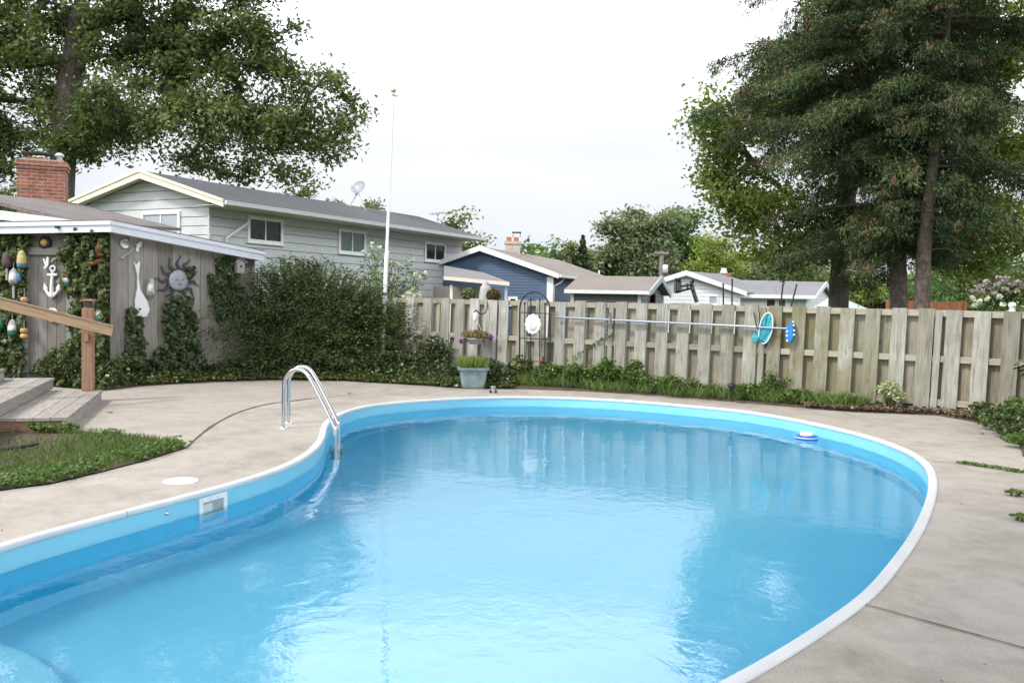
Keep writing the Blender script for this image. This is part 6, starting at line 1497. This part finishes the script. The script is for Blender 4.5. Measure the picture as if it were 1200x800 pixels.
# spruces
def spruce(name, pts, r0_, top_h, zlow, lenf, nbr, label, dens=1.0, seed=1):
    rg = np.random.default_rng(seed); base = Vector(pts[0]); root = thing(name, base, label, 'spruce tree', 'spruces behind the fence')
    c = bez(pts, 6); H = c[-1].z; mb = MB(); k = len(c); mb.tube(c, [r0_*(1-.86*(i/(k-1))**1.2) for i in range(k)], 12, caps=False)
    zs = [q.z for q in c]
    def on(z): return Vector((np.interp(z, zs, [q.x for q in c]), np.interp(z, zs, [q.y for q in c]), z))
    LP, LD, TN, CP, BP = [], [], [], [], []
    for i in range(nbr):
        u = (i+rg.random())/nbr; z = zlow+(H-zlow)*u**1.05; az = rg.uniform(0, 2*pi); L = lenf(z, az)*rg.uniform(.72, 1.12)
        if L < .25: continue
        o = on(z); hd_ = Vector((cos(az), sin(az), 0)); sg = rg.uniform(.12, .34)
        bp_ = [o + hd_*L*t + Vector((0,0, L*(.10*t - sg*t*t*1.6 + .16*max(0, t-.72)))) for t in np.linspace(0, 1, 8)]
        mb.tube(bp_, [.04*(1-t*.85)*min(1.4, L/2.4) for t in np.linspace(0,1,8)], 4, caps=False)
        pr = Vector((-hd_.y, hd_.x, 0)); tn = rg.normal(0, .12); m = int(L*17)
        for j in range(m):
            t = .14+.86*(j+rg.random())/m; b = Vector((np.interp(t, np.linspace(0,1,8), [q.x for q in bp_]), np.interp(t, np.linspace(0,1,8), [q.y for q in bp_]), np.interp(t, np.linspace(0,1,8), [q.z for q in bp_])))
            sdn = 1 if j % 2 else -1; l2 = (.16+.75*(1-t))*min(1, L/2.6)*rg.uniform(.5, 1.1)+.12
            dr_ = (hd_*.55+pr*sdn*.85).normalized(); n2 = max(3, int(l2*16*dens))
            if t < .3 and rg.random() < .5: continue
            for q in range(n2):
                s_ = (q+rg.random())/n2; p0 = b+dr_*l2*s_+Vector((0,0,-.22*l2*s_*s_)); hang = rg.random()
                for w in range(2):
                    dv = dr_*.5+Vector((rg.normal(0,.35), rg.normal(0,.35), -.75*hang-.12 if w else .05))
                    LP.append(p0+dv*.07*(1+w*hang)); LD.append(dv); TN.append(.38+tn+.3*rg.random()+.22*(t > .8)-.12*w)
            if rg.random() < .38:
                cc_ = b+dr_*l2*rg.uniform(.2, .9)+Vector((0,0,-.10)); r_c = rg.uniform(.12, .26); tc_n = rg.normal(0,.10)
                for q in range(17):
                    o_c = Vector(rg.normal(0, r_c*.5, 3)); o_c.z *= 1.1
                    LP.append(cc_+o_c-Vector((0,0,r_c*.4))); LD.append(Vector((o_c.x*2+hd_.x*.3, o_c.y*2+hd_.y*.3, -.45-.5*rg.random()))); TN.append(.34+tc_n+.3*rg.random()+o_c.z*.8)
            if t > .72 and rg.random() < .16: CP.append(b+dr_*l2*.7+Vector((0,0,-.06)))
        if False: BP.append(blob(bp_[-1], (.2,.2,.12), 60, .6))
    # dead bare twigs inside
    for i in range(int(nbr*.5)):
        z = zlow*.75+(H-zlow)*.8*rg.random(); az = rg.uniform(0, 2*pi); o = on(z); L = rg.uniform(.4, 1.5)
        mb.tube([o, o+Vector((cos(az)*L*.6, sin(az)*L*.6, .02)), o+Vector((cos(az)*L, sin(az)*L, -.25*L))], [.016,.01,.004], 3, caps=False)
    mb.build('trunk', sbark, root)
    arr = lambda a: np.array([tuple(v) for v in a])
    D = arr(LD); D /= np.linalg.norm(D, axis=1)[:,None]
    LP = arr(LP); k3 = 3; LP = np.repeat(LP, k3, axis=0)+rg.normal(0, .035, (len(LP)*k3, 3)); D = np.repeat(D, k3, axis=0)+rg.normal(0, .28, (len(D)*k3, 3)); D /= np.linalg.norm(D, axis=1)[:,None]
    leaves('crown', LP, .082, needle, root, aspect=.26, dirs=D, rnd=np.repeat(np.array(TN), k3)+rg.normal(0,.12,len(LP)))
    if CP:
        cc = np.repeat(arr(CP), 9, axis=0)+rg.normal(0,.045,(len(CP)*9,3)); dn = np.tile((0,0,-1.0), (len(cc),1))
        leaves('cones', cc, .10, cone_m, root, aspect=.5, dirs=dn)
    if BP: b_2 = np.vstack(BP); leaves('brown_tips', b_2, .08, deadneedle, root, aspect=.35)
    return root
def lenA(z, az):
    left = max(0, -cos(az)); right = max(0, cos(az)); f_ = np.interp(z, [0, 2.6, 4.5, 8, 13, 17], [1.9, 2.5, 3.4, 3.6, 2.9, .4]); return f_*(1+.04*left-.42*right)*(1-(.55 if z < 5 else .15)*max(0, -sin(az))**2)
def lenB(z, az):
    left = max(0, -cos(az)); right = max(0, cos(az)); f_ = np.interp(z, [0, 3.2, 5, 8, 13, 16], [.6, 2.0, 2.8, 3.0, 2.0, .4]); return f_*(1-.4*left-.12*right)*(1-(.6 if z < 7 else .2)*max(0, -sin(az))**2)
a0_ = P(1056, 400, 19.8); a0_.z = 0
spruce('spruce_tree', [a0_, P(1052, 310, 19.8), P(1042, 240, 19.9), P(1033, 130, 20.2), P(1030, 10, 20.4), Vector((P(1030,0,20.6).x, 20.8, 16.5))], .20, 16, 2.8, lenA, 185, 'large dark spruce with long left branches, its trunk left of the slimmer one', seed=3)
b0_ = P(1080, 400, 18.6); b0_.z = 0
spruce('spruce_tree', [b0_, P(1082, 310, 18.6), P(1088, 240, 18.6), P(1100, 130, 18.6), P(1112, 5, 18.7), Vector((P(1118,0,18.8).x, 18.8, 15))], .165, 15, 3.2, lenB, 125, 'dark spruce with the slimmer rightmost trunk leaning right', seed=9)

# ---- background trees
def bgtree(px, ytop, wpx, Y, mat, label, ncl=60, nlf=110, ls=.3, ybot=None, clr=.8, name='background_tree', bl_=None, r0=.3, aspect=.5):
    b = P(px, 380, Y); b.z = 0; ybot = ybot or 345; h = ybot-ytop
    bl2 = bl_ or [(px, ytop+h*.32, wpx*.30, h*.32), (px-wpx*.22, ytop+h*.55, wpx*.28, h*.32, -1), (px+wpx*.22, ytop+h*.52, wpx*.28, h*.32, 1), (px, ytop+h*.75, wpx*.36, h*.28)]
    return broadleaf(name, b, [b, P(px, ybot+5, Y), P(px+2, ytop+h*.5, Y), P(px, ytop+h*.25, Y)], blobs_px(bl2, Y), ncl, nlf, ls, mat, label, group='trees beyond the fence', r0=r0, clr=clr, jump=1.5, aspect=aspect)
bgtree(745, 248, 95, 88, far_pale, 'big pale willowy tree above the garage roof', 90, 150, .42, clr=1.3, bl_=[(735,278,32,26),(718,270,18,16),(765,270,26,24),(720,300,30,22),(760,305,38,28),(745,255,14,8),(790,262,16,16)])
bgtree(790, 246, 60, 92, far_dark, 'tall dark grey green tree right of the willowy one', 60, 140, .42, clr=1.3, bl_=[(792,268,22,20),(800,295,26,26),(805,255,16,10),(812,310,22,22)])
bgtree(650, 277, 45, 80, far_dark, 'round dark green tree above the brown roof', 26, 140, .36, clr=1.0)
bgtree(667, 285, 28, 78, far_olive, 'small olive tree right of the round dark one', 16, 130, .33, clr=.9)
bgtree(622, 285, 26, 80, far_dark, 'small tree beside the pale chimney', 12, 120, .33, clr=.9)
bgtree(700, 292, 40, 90, far_dark, 'low dark tree between the little spruce and the willowy tree', 26, 130, .38, clr=1.1)
bgtree(540, 252, 56, 66, far_olive, 'olive green tree behind the end of the charcoal roof', 40, 130, .3, clr=.95)
bgtree(346, 208, 46, 60, far_olive, 'olive treetop above the roof under the oak branches', 16, 120, .27, ybot=300, clr=.8)
bgtree(398, 222, 30, 62, far_pale, 'small pale treetop left of the satellite dish', 12, 110, .25, ybot=300, clr=.7)
bgtree(434, 224, 28, 62, far_pale, 'small pale treetop right of the satellite dish', 12, 110, .25, ybot=300, clr=.7)
bgtree(495, 262, 26, 66, far_pale, 'thin pale treetop left of the television antenna', 8, 100, .25, ybot=320, clr=.7)
bgtree(4, 205, 60, 60, far_olive, 'olive tree low behind the red chimney at the left edge', 26, 120, .28, ybot=300, clr=.8)
bgtree(835, 278, 70, 74, far_yel, 'yellow green tree behind the white house gable', 50, 130, .3, clr=.95)
bgtree(893, 302, 70, 78, far_pale, 'pale green tree behind the grey ridge', 40, 130, .3, clr=.95)
bgtree(865, 292, 60, 80, far_yel, 'mid green tree behind the small brick chimney', 36, 130, .3, clr=.95)
bgtree(940, 300, 60, 80, far_olive, 'olive tree above the right wing of the white house', 36, 130, .3, clr=.95)
bgtree(1015, 318, 46, 44, far_yel, 'yellow green bush beyond the canopy between the trunks', 26, 130, .17, ybot=362, clr=.5, r0=.12)
bgtree(1035, 322, 50, 46, leafmat('purple foliage', [(.03,.02,.03), (.06,.035,.05), (.09,.05,.06)]), 'dark purple leafed shrub behind the thick spruce trunk', 26, 130, .17, ybot=362, clr=.5, r0=.12)
for i, (px, yt, w_, Y, m_, lb) in enumerate(((1110,300,90,40,far_olive,'dull olive tree just right of the spruce trunks'),(1165,282,90,42,far_dark,'broad dark olive tree above the lilac bush'),(1225,270,110,42,far_olive,'broad olive tree at the right edge'),(1085,322,70,37,far_dark,'dark shrubby tree directly behind the trunks'))):
    bgtree(px, yt, w_, Y, m_, lb, 70, 150, .16, ybot=372, clr=.55, r0=.15, aspect=.35)
# little conifer
cb = P(681, 380, 78); cb.z = 0; t = thing('small_spruce', cb, 'small dark pointed spruce above the brown roof', 'spruce tree'); mb = MB(); zt8 = P(681, 276, 78).z
mb.tube([cb, cb+Vector((0,0,zt8))], [.2,.03], 6); mb.build('trunk', sbark, t); zz = zt8*rng.random(5200)**.8; rr_ = (1-zz/zt8)*2.6+.05; aa = rng.uniform(0,2*pi,5200); ra_ = rr_*(.55+.45*np.sin(zz*5.0)**2)*rng.random(5200)**.4
leaves('crown', np.c_[cb.x+ra_*np.cos(aa), cb.y+ra_*np.sin(aa), zz], .3, needle, t, aspect=.4)
# far mass of woods closing the horizon
N_ = 52000; xx = rng.uniform(-95, 130, N_); yy = rng.uniform(96, 112, N_); top_ = 6.5+1.8*np.sin(xx*.11)+1.2*np.sin(xx*.37+1)+.7*np.sin(xx*.9)
zz = top_*rng.random(N_)**.6+rng.normal(0,.3,N_)
tag(leaves('far_woods', np.c_[xx, yy, np.maximum(zz,0)], .75, far_dark, aspect=.6), 'distant dark green woods closing the horizon', 'woods', kind='stuff')
# lilac coloured flowering bush and white flowered hedge behind the fence at right
bushy('lilac_bush', Vector((P(1172, 400, 16.5).x, 16.5, 0)), (.95,.6,1.05), 4200, .07, weed_leaf, 'bush with pale lilac flower heads over the right end of the fence', 'flowering shrub', rnd=rng.random(4200)*.5)
lb_ = bpy.data.objects['lilac_bush']
for x, y in [(1140,341),(1146,336),(1153,334),(1160,338),(1168,333),(1175,330),(1180,326),(1186,333),(1192,331),(1198,335),(1150,342),(1164,343),(1178,339),(1190,341),(1156,330),(1171,325)]: leaves('lilac_flower_head', blob(P(x, y, 16.2), (.07,.06,.04), 30, .5), .05, lil_petal, lb_, aspect=.9)
for x, y in [(1140,350),(1149,353),(1171,347),(1176,357),(1157,350),(1142,358)]: leaves('white_flower', blob(P(x, y, 16.0), (.05,.05,.05), 26, .5), .06, wh_petal, lb_, aspect=.9)
bushy('variegated_hedge', Vector((P(1200, 400, 15.6).x, 15.6, 0)), (.5,.5,.98), 2600, .06, varieg, 'cream variegated hedge at the far right behind the fence')
q = P(1186, 363, 15.0); fn_ = thing('white_finial_post', Vector((q.x, q.y, 0)), 'white post finial showing over the right end of the fence', 'post')
mb = MB(); mb.box(Vector((q.x, q.y, q.z/2-.02)), (.10,.10,q.z-.04)); mb.build('post', white, fn_)
mb = MB(); mb.lathe([(.04,-.06),(.05,-.05),(.05,.0),(.03,.02),(.055,.05),(.06,.08),(.045,.115),(.0,.13)], q, 16); mb.build('finial', white, fn_)
# evergreen at the right edge, mostly outside the frame
eb = Vector((7.95, 12.6, 0)); ev = thing('yew_shrub', eb, 'tall dark yew reaching in at the right edge before the fence', 'shrub'); mb = MB(); mb.tube([eb, eb+Vector((0,0,2.5))], [.09,.03], 7); mb.build('trunk', bark, ev)
n = 9000; zz = rng.uniform(.3, 3.2, n); ra_ = (1.05-.22*zz)*rng.random(n)**.45*(.8+.2*np.sin(zz*9)); aa = rng.uniform(0,2*pi,n); dv = np.c_[np.cos(aa), np.sin(aa), np.full(n,-.3)]
leaves('crown', np.c_[eb.x+ra_*np.cos(aa), eb.y+ra_*np.sin(aa), zz], .10, needle, ev, aspect=.3, dirs=dv)

# unseen tree added right of the frame to block sky and darken the deck
tb = Vector((10.2, 6.2, 0))
broadleaf('unseen_shading_tree', tb, [tb, tb+Vector((.1,0,2.5)), tb+Vector((0,.2,5)), tb+Vector((-.2,0,8))], [((tb.x-.4, tb.y, 5.5), (3.1,3.4,2.2)), ((tb.x-.2, tb.y-2.2, 5.0), (2.6,2.6,2.2)), ((tb.x, tb.y, 8), (2.6,2.8,2.0)), ((tb.x-.6, tb.y-4.2, 5.5), (2.8,2.2,2.4))], 240, 90, .17, oak_leaf, 'leafy tree added out of view to shade the right side of the deck', r0=.22, clr=.75, jump=.9)
# tall tree behind the camera to the left; its thin crown throws the soft shade on the right side of the deck
tb = Vector((-7.4, -3.2, 0))
broadleaf('shade_tree', tb, [tb, tb+Vector((.3,.2,3)), tb+Vector((1.2,.7,6)), tb+Vector((2.6,1.5,9))], [((-3.9,-.9,10.4), (2.3,2.6,1.3)), ((-2.6,.9,10.8), (1.7,1.6,1.0)), ((-5.6,-2.6,9.4), (2.2,2.2,1.6)), ((-3.2,-3.4,10.0), (2.2,1.8,1.3))], 130, 75, .2, oak_leaf, 'tall thin crowned tree behind the viewer that shades the right side of the deck', r0=.24, clr=.7, jump=.9)
